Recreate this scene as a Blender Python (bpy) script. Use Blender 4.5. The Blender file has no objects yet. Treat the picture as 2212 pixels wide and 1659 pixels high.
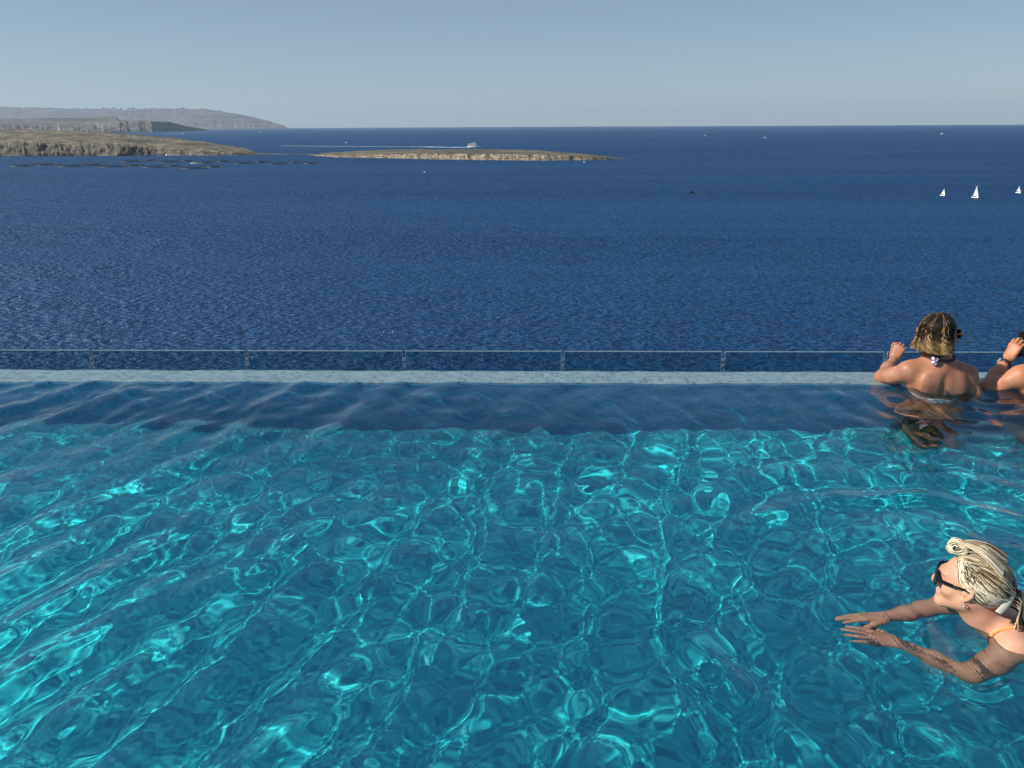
import bpy, math, random
import numpy as np
from mathutils import Vector, Matrix
R = math.radians
rng = np.random.default_rng(7)
random.seed(7)
S = bpy.context.scene
COL = S.collection

# ------------------------------------------------------------------ helpers
def tag(o, label=None, cat=None, group=None, kind=None):
    if label: o['label'] = label
    if cat: o['category'] = cat
    if group: o['group'] = group
    if kind: o['kind'] = kind
    return o

def empty(name, loc=(0, 0, 0), rz=0.0):
    o = bpy.data.objects.new(name, None)
    COL.objects.link(o)
    o.location = loc
    o.rotation_euler = (0, 0, rz)
    o.empty_display_size = 0.2
    return o

def mesh(name, V, F, mat=None, parent=None, smooth=False):
    me = bpy.data.meshes.new(name)
    V = np.asarray(V, dtype=np.float32)
    if isinstance(F, np.ndarray):
        n, k = F.shape
        me.vertices.add(len(V)); me.vertices.foreach_set('co', V.ravel())
        me.loops.add(n * k); me.loops.foreach_set('vertex_index', F.ravel().astype(np.int32))
        me.polygons.add(n)
        me.polygons.foreach_set('loop_start', (np.arange(n) * k).astype(np.int32))
        me.polygons.foreach_set('loop_total', np.full(n, k, dtype=np.int32))
        me.update(calc_edges=True)
    else:
        me.from_pydata([tuple(map(float, v)) for v in V], [], F)
        me.update()
    me.validate()
    if smooth:
        me.polygons.foreach_set('use_smooth', np.ones(len(me.polygons), dtype=bool))
    o = bpy.data.objects.new(name, me)
    COL.objects.link(o)
    if mat: me.materials.append(mat)
    if parent: o.parent = parent
    return o

class MB:
    """collects simple shapes into one mesh"""
    def __init__(s): s.V = []; s.F = []
    def add(s, V, F):
        b = len(s.V)
        s.V.extend([tuple(map(float, v)) for v in V]); s.F.extend([tuple(b + i for i in f) for f in F]); return s
    def box(s, x0, x1, y0, y1, z0, z1):
        V = [(x, y, z) for z in (z0, z1) for y in (y0, y1) for x in (x0, x1)]
        return s.add(V, [(0, 2, 3, 1), (4, 5, 7, 6), (0, 1, 5, 4), (2, 6, 7, 3), (0, 4, 6, 2), (1, 3, 7, 5)])
    def tube(s, P, r, n=8, cap=True):
        P = [Vector(p) for p in P]
        if not hasattr(r, '__len__'): r = [r] * len(P)
        rings = []
        up = None
        for i, p in enumerate(P):
            d = (P[min(i + 1, len(P) - 1)] - P[max(i - 1, 0)])
            if d.length < 1e-9: d = Vector((0, 0, 1))
            d.normalize()
            if up is None:
                up = Vector((0, 0, 1)) if abs(d.z) < .9 else Vector((1, 0, 0))
            a = d.cross(up)
            if a.length < 1e-6: a = d.cross(Vector((1, 0, 0)))
            a.normalize(); up = a.cross(d).normalized()
            rings.append([p + (a * math.cos(2 * math.pi * k / n) + up * math.sin(2 * math.pi * k / n)) * r[i] for k in range(n)])
        V = [v for rg in rings for v in rg]; F = []
        for i in range(len(P) - 1):
            for k in range(n):
                F.append((i * n + k, i * n + (k + 1) % n, (i + 1) * n + (k + 1) % n, (i + 1) * n + k))
        if cap:
            F.append(tuple(range(n - 1, -1, -1))); F.append(tuple((len(P) - 1) * n + k for k in range(n)))
        return s.add(V, F)
    def lathe(s, prof, c=(0, 0, 0), n=16):
        V = []; F = []
        for r, z in prof:
            for k in range(n):
                a = 2 * math.pi * k / n
                V.append((c[0] + r * math.cos(a), c[1] + r * math.sin(a), c[2] + z))
        for i in range(len(prof) - 1):
            for k in range(n):
                F.append((i * n + k, i * n + (k + 1) % n, (i + 1) * n + (k + 1) % n, (i + 1) * n + k))
        F.append(tuple(range(n - 1, -1, -1))); F.append(tuple((len(prof) - 1) * n + k for k in range(n)))
        return s.add(V, F)
    def build(s, name, mat, parent=None, smooth=False):
        return mesh(name, s.V, s.F, mat, parent, smooth)

# node helpers -------------------------------------------------------------
class NT:
    def __init__(s, name):
        s.m = bpy.data.materials.new(name); s.m.use_nodes = True
        s.t = s.m.node_tree; s.t.nodes.clear()
        s.out = s.n('ShaderNodeOutputMaterial')
    def n(s, typ, **kw):
        nd = s.t.nodes.new(typ)
        for k, v in kw.items():
            if k == 'ins':
                for kk, vv in v.items():
                    if hasattr(vv, 'is_linked') or isinstance(vv, bpy.types.NodeSocket): s.t.links.new(vv, nd.inputs[kk])
                    else: nd.inputs[kk].default_value = vv
            else: setattr(nd, k, v)
        return nd
    def l(s, a, b): s.t.links.new(a, b)
    def noise(s, vec, scale, detail=3, rough=.5, dist=0):
        nd = s.n('ShaderNodeTexNoise', ins={'Scale': scale, 'Detail': detail, 'Roughness': rough, 'Distortion': dist})
        s.l(vec, nd.inputs['Vector']); return nd.outputs[0]
    def vmap(s, scale=(1, 1, 1), rot=(0, 0, 0), src=None):
        if src is None: src = s.n('ShaderNodeNewGeometry').outputs['Position']
        nd = s.n('ShaderNodeMapping'); nd.inputs['Scale'].default_value = scale; nd.inputs['Rotation'].default_value = rot
        s.l(src, nd.inputs['Vector']); return nd.outputs[0]
    def ramp(s, fac, stops, interp='LINEAR'):
        nd = s.n('ShaderNodeValToRGB'); cr = nd.color_ramp; cr.interpolation = interp
        while len(cr.elements) < len(stops): cr.elements.new(.5)
        for e, (p, c) in zip(cr.elements, stops):
            e.position = p; e.color = (*c, 1) if len(c) == 3 else c
        s.l(fac, nd.inputs[0]); return nd.outputs[0]
    def math(s, op, a, b=0.0, c=0.0):
        nd = s.n('ShaderNodeMath', operation=op)
        for i, v in enumerate((a, b, c)):
            if isinstance(v, bpy.types.NodeSocket): s.l(v, nd.inputs[i])
            else: nd.inputs[i].default_value = v
        return nd.outputs[0]
    def mix(s, fac, a, b, mode='MIX'):
        nd = s.n('ShaderNodeMix', data_type='RGBA', blend_type=mode)
        for i, v in ((0, fac), (6, a), (7, b)):
            if isinstance(v, bpy.types.NodeSocket): s.l(v, nd.inputs[i])
            else: nd.inputs[i].default_value = v if i == 0 else (*v, 1)
        return nd.outputs[2]
    def bump(s, h, strength, dist, normal=None):
        nd = s.n('ShaderNodeBump', ins={'Strength': strength, 'Distance': dist}); s.l(h, nd.inputs['Height'])
        if normal: s.l(normal, nd.inputs['Normal'])
        return nd.outputs[0]
    def pbr(s, **ins):
        nd = s.n('ShaderNodeBsdfPrincipled')
        for k, v in ins.items():
            k = k.replace('_', ' ')
            if isinstance(v, bpy.types.NodeSocket): s.l(v, nd.inputs[k])
            elif k == 'Base Color' and len(v) == 3: nd.inputs[k].default_value = (*v, 1)
            else: nd.inputs[k].default_value = v
        s.l(nd.outputs[0], s.out.inputs['Surface']); return nd

def plain(name, col, rough=.6, metal=0.0, var=.15, scale=20.0, **kw):
    t = NT(name)
    f = t.noise(t.vmap(), scale, 3)
    lo = tuple(c * (1 - var) for c in col); hi = tuple(min(1, c * (1 + var)) for c in col)
    t.pbr(Base_Color=t.ramp(f, [(.3, lo), (.7, hi)]), Roughness=rough, Metallic=metal, **kw)
    return t.m

# ------------------------------------------------------------------ camera
F_PX, CAMZ = 1661.0, 1.4
cam = bpy.data.cameras.new('camera'); camo = bpy.data.objects.new('camera', cam); COL.objects.link(camo)
cam.sensor_width = 36; cam.lens = 36 * F_PX / 2212; cam.clip_start = .05; cam.clip_end = 300000
camo.matrix_world = Matrix.Translation((0, 0, CAMZ)) @ Matrix.Rotation(R(1.5), 4, 'Z') @ Matrix.Rotation(R(90 - 18.57), 4, 'X') @ Matrix.Rotation(R(-.29), 4, 'Z')
S.camera = camo

HAZE = 2.2e-5
# ------------------------------------------------------------------ light
SUN_EL = R(37)
to_sun = Vector((-.96, -.22, 0)).normalized() * math.cos(SUN_EL) + Vector((0, 0, math.sin(SUN_EL)))
sun = bpy.data.lights.new('sun', 'SUN'); suno = bpy.data.objects.new('sun', sun); COL.objects.link(suno)
sun.energy = 5.0; sun.angle = R(.5); sun.color = (1.0, .94, .84)
suno.rotation_euler = to_sun.to_track_quat('Z', 'Y').to_euler(); suno.location = (-6, -3, 8)
sun.cycles.is_caustics_light = True
W = bpy.data.worlds.new('World'); S.world = W; W.use_nodes = True
wt = W.node_tree; wt.nodes.clear()
sky = wt.nodes.new('ShaderNodeTexSky'); sky.sky_type = 'NISHITA'; sky.sun_disc = False
sky.sun_elevation = SUN_EL; sky.sun_rotation = math.atan2(to_sun.x, to_sun.y)
sky.altitude = 50; sky.air_density = 1.0; sky.dust_density = .25; sky.ozone_density = 3.0
bg = wt.nodes.new('ShaderNodeBackground'); bg.inputs['Strength'].default_value = .080
wo = wt.nodes.new('ShaderNodeOutputWorld')
def wn_(t_, **ins):
    n_ = wt.nodes.new(t_)
    for k_, v_ in ins.items(): setattr(n_, k_, v_)
    return n_
geo = wn_('ShaderNodeTexCoord'); sx = wn_('ShaderNodeSeparateXYZ'); wt.links.new(geo.outputs['Generated'], sx.inputs[0])
rp = wn_('ShaderNodeValToRGB'); rp.color_ramp.elements[0].color = (.38, .52, .64, 1); rp.color_ramp.elements[0].position = 0
rp.color_ramp.elements[1].color = (.175, .258, .43, 1); rp.color_ramp.elements[1].position = .6
e_ = rp.color_ramp.elements.new(.16); e_.color = (.27, .355, .49, 1)
wt.links.new(sx.outputs[2], rp.inputs[0])
sc_ = wn_('ShaderNodeMix', data_type='RGBA', blend_type='MULTIPLY'); sc_.inputs[0].default_value = 1; sc_.inputs[7].default_value = (10, 10, 10, 1); wt.links.new(rp.outputs[0], sc_.inputs[6])
mx_ = wn_('ShaderNodeMix', data_type='RGBA'); mx_.inputs[0].default_value = .65
wt.links.new(sky.outputs[0], mx_.inputs[6]); wt.links.new(sc_.outputs[2], mx_.inputs[7]); wt.links.new(mx_.outputs[2], bg.inputs[0])
wt.links.new(bg.outputs[0], wo.inputs[0])
S.view_settings.view_transform = 'Standard'; S.view_settings.look = 'None'; S.view_settings.gamma = 1; S.view_settings.exposure = .28
S.render.engine = 'CYCLES'
cy = S.cycles
cy.use_denoising = True; cy.max_bounces = 10; cy.transmission_bounces = 8; cy.glossy_bounces = 4; cy.diffuse_bounces = 3
cy.transparent_max_bounces = 12; cy.volume_bounces = 0; cy.caustics_reflective = True; cy.caustics_refractive = True
cy.sample_clamp_indirect = 6; cy.blur_glossy = 0.3

# ------------------------------------------------------------------ pool
POOL_D = .76; EDGE_Y = 4.20; EDGE_OUT = 4.43; NEAR_Y = .55
def waves():
    out = []
    g = np.random.default_rng(11)
    # (wavelength range, count, amplitude scale, main direction, spread)
    for lo, hi, n, amp, ang, spread in ((.50, 1.1, 10, .0030, -10, 45), (.24, .50, 12, .0036, -18, 17), (.20, .42, 9, .0010, 10, 60), (.09, .19, 28, .00044, -18, 45), (.16, .42, 9, .0010, 80, 22), (.055, .10, 24, .00011, -10, 60)):
        for i in range(n):
            lam = lo * (hi / lo) ** g.random(); k = 2 * math.pi / lam
            th = R(ang + spread * g.normal() * .7)
            out.append((k * math.cos(th), k * math.sin(th), g.random() * 6.283, amp * (.6 + .8 * g.random()) * (lam / hi)))
    return out
WAVES = waves()
SW = (1.32, 1.93)   # where the swimmer's neck breaks the surface
def height(x, y):
    h = np.zeros_like(x)
    wx = x + .06 * np.sin(2.1 * y + .7 * x) ; wy = y + .05 * np.sin(2.6 * x + 1.3)
    for kx, ky, ph, a in WAVES:
        h += a * np.sin(kx * wx + ky * wy + ph)
    d = np.hypot(x - SW[0], (y - SW[1]) * 1.0)
    calm = 1 - .6 * np.exp(-(d / .6) ** 2)
    env = .75 + .35 * np.sin(.9 * x + 1.1) * np.sin(1.2 * y + .4 * x)
    h *= calm * env * (1 + .35 * np.clip((y - 3.25) / .5, 0, 1))
    # rings pushed ahead of the swimmer
    an = np.arctan2(y - SW[1], x - SW[0])
    dr = d + .035 * np.sin(3 * an + .6) + .02 * np.sin(7 * an + 3 * d) + .012 * np.sin(13 * an)
    for r0, a, w in ((.57, .0055, .045), (.82, .0170, .058), (1.08, .0050, .07), (.30, .0035, .03)):
        u = (dr - r0) / w
        h += a * (1 - u * u) * np.exp(-u * u / 2) * (.55 + .45 * np.sin(2.3 * an + r0 * 9) * np.sin(5 * an + r0 * 4 + 1))
    near = np.exp(-((x - 1.12) / .33) ** 2 - ((y - 1.93) / .26) ** 2)
    h += near * .08 * (.0011 * np.sin(62 * x + 38 * y + 2 * np.sin(14 * y)) + .0009 * np.sin(-30 * x + 75 * y + 2.4 * np.sin(11 * x)) + .0010 * np.sin(95 * (dr + .02 * np.sin(9 * x))))
    for cx_, cy_ in ((2.25, 4.02), (2.6, 4.05)):
        dd = np.hypot(x - cx_, y - cy_)
        h += .0034 * np.sin(dd * 34 + 1.2 * np.sin(5 * x)) * np.exp(-dd * 1.9) * (dd > .12)
    edge = np.clip((4.26 - y) / .16, 0, 1); h *= .26 + .74 * edge
    return h
def axis(lo, hi, d, far_lo, far_hi, grow=1.12):
    a = list(np.arange(lo, hi + 1e-9, d)); s = d
    while a[-1] < far_hi: s = min(s * grow, .12); a.append(a[-1] + s)
    a[-1] = far_hi; s = d
    b = []; c = lo
    while c > far_lo: s = min(s * grow, .12); c -= s; b.append(c)
    if b: b[-1] = far_lo
    return np.array(b[::-1] + a)
def grid(xs, ys, fz):
    X, Y = np.meshgrid(xs, ys, indexing='ij'); Z = fz(X, Y)
    V = np.stack([X, Y, Z], -1).reshape(-1, 3)
    nx, ny = len(xs), len(ys)
    i = np.arange(nx - 1)[:, None] * ny + np.arange(ny - 1)[None]
    Fq = np.stack([i, i + ny, i + ny + 1, i + 1], -1).reshape(-1, 4)
    return V, Fq

t = NT('water_glass')
gl = t.n('ShaderNodeBsdfGlass', ins={'Color': (.93, .98, .99, 1), 'Roughness': 0.0, 'IOR': 1.333})
t.l(gl.outputs[0], t.out.inputs['Surface'])
M_WATER = t.m
xs = axis(-4.3, 3.3, .012, -8, 9); ys = axis(NEAR_Y + .6, EDGE_OUT + .0, .012, NEAR_Y + .005, EDGE_OUT)
def wz(X, Y):
    return height(X, Y) - .004 * np.clip((Y - 4.3) / .13, 0, 1)
V, Fq = grid(xs, ys, wz)
# overflow lip: the sheet of water folds down the outer face
k0 = len(V); ny = len(ys); nx = len(xs)
lip = V.reshape(nx, ny, 3)[:, -1].copy()
add = []
for dy, dz in ((.006, -.004), (.009, -.014), (.010, -.25)):
    q = lip.copy(); q[:, 1] += dy; q[:, 2] += dz; add.append(q)
V = np.concatenate([V] + add)
FF = [Fq]
prev = np.arange(nx) * ny + ny - 1
for j in range(3):
    cur = k0 + j * nx + np.arange(nx)
    FF.append(np.stack([prev[:-1], prev[1:], cur[1:], cur[:-1]], -1)); prev = cur
water = mesh('pool_water', V, np.concatenate(FF), M_WATER, smooth=True)
tag(water, kind='structure')
water.cycles.is_caustics_caster = True

def mosaic(name, cols, size=.025, grout=(.4, .46, .47)):
    t = NT(name)
    pos = t.n('ShaderNodeNewGeometry').outputs['Position']
    g = t.n('ShaderNodeNewGeometry')
    # cell id + grout from position, for all three face directions
    sep = t.n('ShaderNodeSeparateXYZ'); t.l(pos, sep.inputs[0])
    def ax(o):
        a = t.math('MULTIPLY', o, 1 / size); a = t.math('ADD', a, .37)
        return t.math('FLOOR', a), t.math('FRACT', a)
    fl, fr = zip(*[ax(sep.outputs[i]) for i in range(3)])
    comb = t.n('ShaderNodeCombineXYZ')
    for i in range(3): t.l(fl[i], comb.inputs[i])
    wn = t.n('ShaderNodeTexWhiteNoise', noise_dimensions='3D'); t.l(comb.outputs[0], wn.inputs['Vector'])
    nsep = t.n('ShaderNodeSeparateXYZ'); t.l(g.outputs['Normal'], nsep.inputs[0])
    gm = None
    for i in range(3):
        e = t.math('GREATER_THAN', t.math('ABSOLUTE', t.math('SUBTRACT', fr[i], .5)), .44)
        w = t.math('LESS_THAN', t.math('ABSOLUTE', nsep.outputs[i]), .7)
        v = t.math('MULTIPLY', e, w)
        gm = v if gm is None else t.math('MAXIMUM', gm, v)
    big = t.noise(t.vmap(), 1.4, 3)
    f = t.math('ADD', t.math('MULTIPLY', wn.outputs[0], .8), t.math('MULTIPLY', big, .2))
    c = t.ramp(f, cols)
    c = t.mix(gm, c, grout)
    t.pbr(Base_Color=c, Roughness=.35, Normal=t.bump(t.math('SUBTRACT', 1.0, gm), .3, .002))
    return t.m
M_FLOOR = mosaic('pool_mosaic', [(0, (.003, .32, .39)), (.3, (.008, .46, .53)), (.6, (.02, .60, .65)), (.85, (.05, .73, .75)), (1, (.16, .84, .82))], .022, (.03, .56, .62))
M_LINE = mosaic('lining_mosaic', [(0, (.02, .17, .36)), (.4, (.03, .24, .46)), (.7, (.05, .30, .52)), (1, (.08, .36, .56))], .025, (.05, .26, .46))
M_EDGE = mosaic('edge_mosaic', [(0, (.13, .20, .24)), (.3, (.24, .32, .35)), (.65, (.33, .41, .43)), (1, (.42, .48, .48))], .03, (.38, .45, .46))
def struct(o): tag(o, kind='structure'); return o
fl = struct(MB().box(-8.2, 9.2, NEAR_Y - .2, EDGE_Y, -POOL_D - .2, -POOL_D).build('pool_floor', M_FLOOR))
wl = struct(MB().box(-8.2, 9.2, EDGE_Y, EDGE_OUT, -1.2, -.014).build('pool_edge_wall', M_EDGE))
for o in (fl, wl): o.cycles.is_caustics_receiver = True
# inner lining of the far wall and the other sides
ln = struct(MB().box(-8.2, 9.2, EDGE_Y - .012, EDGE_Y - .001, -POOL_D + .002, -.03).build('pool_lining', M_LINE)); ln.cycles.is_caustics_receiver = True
sd = struct(MB().box(-8.5, -8.0, NEAR_Y - .3, EDGE_OUT, -1.2, .02).box(9.0, 9.5, NEAR_Y - .3, EDGE_OUT, -1.2, .02).build('pool_side_walls', M_EDGE))
M_DECK = plain('deck_stone', (.5, .46, .40), .7, scale=6)
struct(MB().box(-9, 10, -5, NEAR_Y, -1.2, .02).build('pool_deck', M_DECK))
M_TER = plain('terrace_concrete', (.3, .32, .32), .7)
struct(MB().box(-9, 10, EDGE_OUT + .02, 6.14, -1.6, -1.45).build('lower_terrace', M_TER))


# ------------------------------------------------------------------ far placement: pixel rows of a 2212 px wide view -> metres
CM = camo.matrix_world.to_3x3()
SEA_Z = -43.6
def ray(px, py): return CM @ Vector(((px - 1106) / F_PX, -(py - 829.5) / F_PX, -1))
def at(px, py, z=SEA_Z):
    d = ray(px, py); return Vector((0, 0, CAMZ)) + d * ((z - CAMZ) / d.z)
def zat(px, py, D):
    d = ray(px, py); return CAMZ + D * d.z / math.hypot(d.x, d.y)

# value noise ---------------------------------------------------------------
def _h(i, j, seed):
    n = (i.astype(np.int64) * 374761393 + j.astype(np.int64) * 668265263 + seed * 1442695041) & 0xffffffff
    n = ((n ^ (n >> 13)) * 1274126177) & 0xffffffff
    return ((n ^ (n >> 16)) & 0xffff) / 65535.0
def vnoise(x, y, seed=0):
    i = np.floor(x); j = np.floor(y); fx = x - i; fy = y - j
    fx = fx * fx * (3 - 2 * fx); fy = fy * fy * (3 - 2 * fy)
    a = _h(i, j, seed); b = _h(i + 1, j, seed); c = _h(i, j + 1, seed); d = _h(i + 1, j + 1, seed)
    return (a + (b - a) * fx) * (1 - fy) + (c + (d - c) * fx) * fy
def fbm(x, y, seed=0, o=4):
    s = 0; a = .5; tot = 0
    for k in range(o):
        s = s + a * vnoise(x * 2 ** k, y * 2 ** k, seed + k * 17); tot += a; a *= .5
    return s / tot

# ------------------------------------------------------------------ sea
t = NT('sea_water')
pos = t.n('ShaderNodeNewGeometry').outputs['Position']
w1 = t.noise(t.vmap((.75, 1.0, 1), (0, 0, R(8)), pos), .60, 3, .55, .3)
w2 = t.noise(t.vmap((.6, 1.0, 1), (0, 0, R(-14)), pos), .13, 3, .5, .3)
w3 = t.noise(t.vmap((.5, 1.0, 1), (0, 0, R(20)), pos), .03, 2)
hgt = t.math('ADD', t.math('MULTIPLY', w1, 1.0), t.math('ADD', t.math('MULTIPLY', w2, 1.4), t.math('MULTIPLY', w3, 1.2)))
slick = t.ramp(t.noise(t.vmap((.12, 1, 1), (0, 0, R(2)), pos), .012, 4, .6, .6), [(.40, (.72,) * 3), (.62, (1.0,) * 3)])
b = t.n('ShaderNodeBump', ins={'Distance': 4.2}); t.l(hgt, b.inputs['Height']); t.l(t.math('MULTIPLY', slick, .85), b.inputs['Strength'])
deep = t.mix(t.noise(t.vmap((.3, 1, 1), (0, 0, 0), pos), .004, 3), (.0005, .036, .108), (.001, .050, .142))
df = t.n('ShaderNodeBsdfDiffuse'); t.l(deep, df.inputs['Color']); t.l(b.outputs[0], df.inputs['Normal'])
gs = t.n('ShaderNodeBsdfGlossy', ins={'Roughness': .42, 'Color': (.86, .95, 1, 1)}); t.l(b.outputs[0], gs.inputs['Normal'])
fr = t.n('ShaderNodeFresnel', ins={'IOR': 1.33}); t.l(b.outputs[0], fr.inputs['Normal'])
fc = t.math('MINIMUM', t.math('MULTIPLY', fr.outputs[0], .44), .27)
ms = t.n('ShaderNodeMixShader'); t.l(fc, ms.inputs[0]); t.l(df.outputs[0], ms.inputs[1]); t.l(gs.outputs[0], ms.inputs[2]); t.l(ms.outputs[0], t.out.inputs['Surface'])
M_SEA = t.m
rs = np.concatenate([[60, 120, 250, 500, 1000, 2000, 4000, 8000, 16000, 30000]])
n = 96; V = []; Fs = []
for r in rs:
    for k in range(n): V.append((r * math.cos(2 * math.pi * k / n), r * math.sin(2 * math.pi * k / n), SEA_Z))
V.append((0, 0, SEA_Z))
for i in range(len(rs) - 1):
    for k in range(n): Fs.append((i * n + k, (i + 1) * n + k, (i + 1) * n + (k + 1) % n, i * n + (k + 1) % n))
for k in range(n): Fs.append((len(V) - 1, k, (k + 1) % n))
tag(mesh('sea', V, Fs, M_SEA), kind='structure')

# air
t = NT('haze_air')
pv = t.n('ShaderNodeVolumePrincipled', ins={'Color': (.62, .80, 1, 1), 'Density': HAZE, 'Anisotropy': .25})
t.l(pv.outputs[0], t.out.inputs['Volume'])
hz = mesh('haze', *(lambda m: (m.V, m.F))(MB().box(-30100, 30100, -30100, 30100, SEA_Z - 1, 560)), t.m)
tag(hz, kind='stuff')

# ------------------------------------------------------------------ land
def rock_mat(name, top_a, top_b, scrub, cliff_a, cliff_b, sc):
    t = NT(name)
    g = t.n('ShaderNodeNewGeometry'); pos = g.outputs['Position']
    n1 = t.noise(t.vmap((.45, 1, 1), (0, 0, R(4)), pos), .05 * sc, 6, .65)
    n2 = t.noise(t.vmap((.6, 1, 1), (0, 0, 0), pos), .10 * sc, 5, .7)
    top = t.mix(n1, top_a, top_b)
    sf = t.ramp(n2, [(.46, (0,) * 3), (.54, (1,) * 3)])
    sf2 = t.ramp(t.noise(t.vmap((.35, 1.0, 1), (0, 0, R(-5)), pos), .018 * sc, 5, .65), [(.46, (0,) * 3), (.6, (1,) * 3)])
    top = t.mix(t.math('MAXIMUM', t.math('MULTIPLY', sf, .85), t.math('MULTIPLY', sf2, .85)), top, scrub)
    st = t.noise(t.vmap((.25, .25, 2.2), (0, 0, 0), pos), .25 * sc, 5, .65)
    blk = t.noise(t.vmap((1, 1, .5), (0, 0, 0), pos), .12 * sc, 4, .6)
    cl = t.mix(t.ramp(t.math('ADD', t.math('MULTIPLY', st, .5), t.math('MULTIPLY', blk, .5)), [(.38, (0,) * 3), (.62, (1,) * 3)]), cliff_a, cliff_b)
    nz = t.n('ShaderNodeSeparateXYZ'); t.l(g.outputs['Normal'], nz.inputs[0])
    f = t.ramp(nz.outputs[2], [(.55, (0,) * 3), (.82, (1,) * 3)])
    c = t.mix(f, cl, top)
    t.pbr(Base_Color=c, Roughness=.9, Normal=t.bump(n2, .7, 3.0 / sc))
    return t.m
M_ROCK = rock_mat('island_rock', (.27, .225, .15), (.15, .13, .085), (.035, .036, .022), (.035, .032, .030), (.22, .19, .15), 1.0)
M_ROCK2 = rock_mat('islet_rock', (.22, .18, .12), (.13, .11, .075), (.045, .042, .026), (.06, .052, .045), (.42, .34, .23), 1.3)
M_FARROCK = rock_mat('headland_rock', (.26, .225, .18), (.12, .11, .095), (.035, .042, .036), (.04, .04, .045), (.24, .205, .17), .16)

def land(name, cols, mat, step, rough, cliff_run, seed, nrow=46, ridge_pow=.8, notch=6.0):
    """cols: (px, shore row, cliff-top row, skyline row, depth in metres from shore to skyline)"""
    cols = np.array(cols, float)
    pxs = np.arange(cols[0, 0], cols[-1, 0] + 1e-6, step)
    sh, ct, sk, dp = [np.interp(pxs, cols[:, 0], cols[:, i]) for i in range(1, 5)]
    V = np.zeros((len(pxs), nrow, 3))
    for i, px in enumerate(pxs):
        p = at(px, sh[i]); D = math.hypot(p.x, p.y); ux, uy = p.x / D, p.y / D
        j = fbm(np.array([px * .10 + seed]), np.array([seed * 1.3]), seed, 3)[0]
        j2 = fbm(np.array([px * .05 + seed]), np.array([seed * 2.3]), seed + 5, 3)[0]
        off = (j - .5) * notch + (j2 - .5) * notch * 2.2
        zc = max(zat(px, ct[i], D), SEA_Z + .4); zs = max(zat(px, sk[i], D + dp[i]), zc + .1) if dp[i] > 0 else zc
        zc0 = zc; zc = SEA_Z + (zc - SEA_Z) * (.93 + .14 * fbm(np.array([px * .12]), np.array([7.0]), seed + 9, 3)[0])
        nc = 12
        run = cliff_run * (.7 + .6 * j)
        for r in range(nrow):
            if r < nc:                       # cliff face, broken into ledges
                s = r / (nc - 1)
                ss = s + .10 * math.sin(s * 9 + j * 12)
                ss = min(max(ss, 0), 1)
                d = D + off + run * (s ** 1.4); z = SEA_Z - 1.0 + (zc - SEA_Z + 1.0) * ss
            elif r < nrow - 10:              # plateau rising to the skyline
                s = (r - nc + 1) / (nrow - 10 - nc)
                d = D + run + off * (1 - s) ** 3 + (dp[i] - run) * s; z = zc0 + (zs - zc0) * s ** ridge_pow + (zc - zc0) * (1 - s) ** 5
            else:
                s = (r - (nrow - 11)) / 10.0
                d = D + dp[i] * (1 + .5 * s); z = zs + (SEA_Z - 3 - zs) * s ** 1.6
            V[i, r] = (ux * d, uy * d, z)
    x, y = V[..., 0], V[..., 1]
    rr = np.arange(nrow)[None]
    amp = np.where(rr < 12, .12 * rough, rough) * np.clip((V[..., 2] - SEA_Z) / 8, 0, 1)
    fs = 1.0 / (rough * 11)
    V[..., 2] += (fbm(x * fs, y * fs, seed + 3, 5) - .5) * 2 * amp
    g = (fbm(x * fs * 2.0, V[..., 2] * fs * 4, seed + 8, 4) - .5) * rough * 2.0 * (rr < 14)
    V[..., 1] += g
    nx, ny = V.shape[:2]
    i = np.arange(nx - 1)[:, None] * ny + np.arange(ny - 1)[None]
    Fq = np.stack([i, i + ny, i + ny + 1, i + 1], -1).reshape(-1, 4)
    return struct(mesh(name, V.reshape(-1, 3), Fq, mat))

# the big near island, its reef, the low middle island, two headlands behind
land('island', [(-420, 337, 305, 281, 330), (-120, 337, 309, 281, 330), (0, 337.5, 309, 280, 330), (70, 337.5, 310, 280, 330), (160, 337, 311, 283, 330), (215, 337, 313, 285, 320), (260, 337, 315, 287, 310), (330, 336, 320, 293, 280),
     (390, 336, 324, 299, 240), (420, 336, 327, 303, 210), (460, 336, 329, 309, 170), (500, 335.5, 330.5, 315, 110), (530, 334.5, 331, 320, 70), (545, 334, 331.5, 323.5, 40), (552, 334, 332, 330, 22), (600, 333.8, 332.6, 332, 14), (625, 334, 333.4, 333.2, 8)],
     M_ROCK, .7, 2.8, 9, 3, notch=3)
land('reef', [(628, 334.2, 333.9, 333.7, 6), (660, 334.4, 333.6, 333.4, 8), (700, 334.8, 334.0, 333.7, 8), (726, 335, 334.7, 334.6, 5)], M_ROCK, .7, .25, 2, 5, notch=3)
land('island', [(672, 336, 335.6, 335.3, 8), (700, 338, 335, 331, 50), (730, 340, 336, 328.5, 80), (790, 341, 335, 325.3, 120), (850, 342, 333, 323.5, 150), (930, 344, 332, 322.5, 170), (1020, 345.5, 332, 322.3, 180), (1100, 346.3, 332.5, 323, 180), (1160, 346.8, 334, 324.8, 160),
     (1220, 346.5, 336, 329, 110), (1270, 346, 338, 333, 70), (1310, 345.3, 341, 337.5, 40), (1330, 344, 342.5, 340.5, 20), (1352, 342.8, 342, 341.2, 12), (1366, 342.4, 342.1, 342, 6)], M_ROCK2, .7, 1.3, 7, 12, ridge_pow=.55, notch=3)
def hor(px): return 276.9 - .00506 * px
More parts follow.
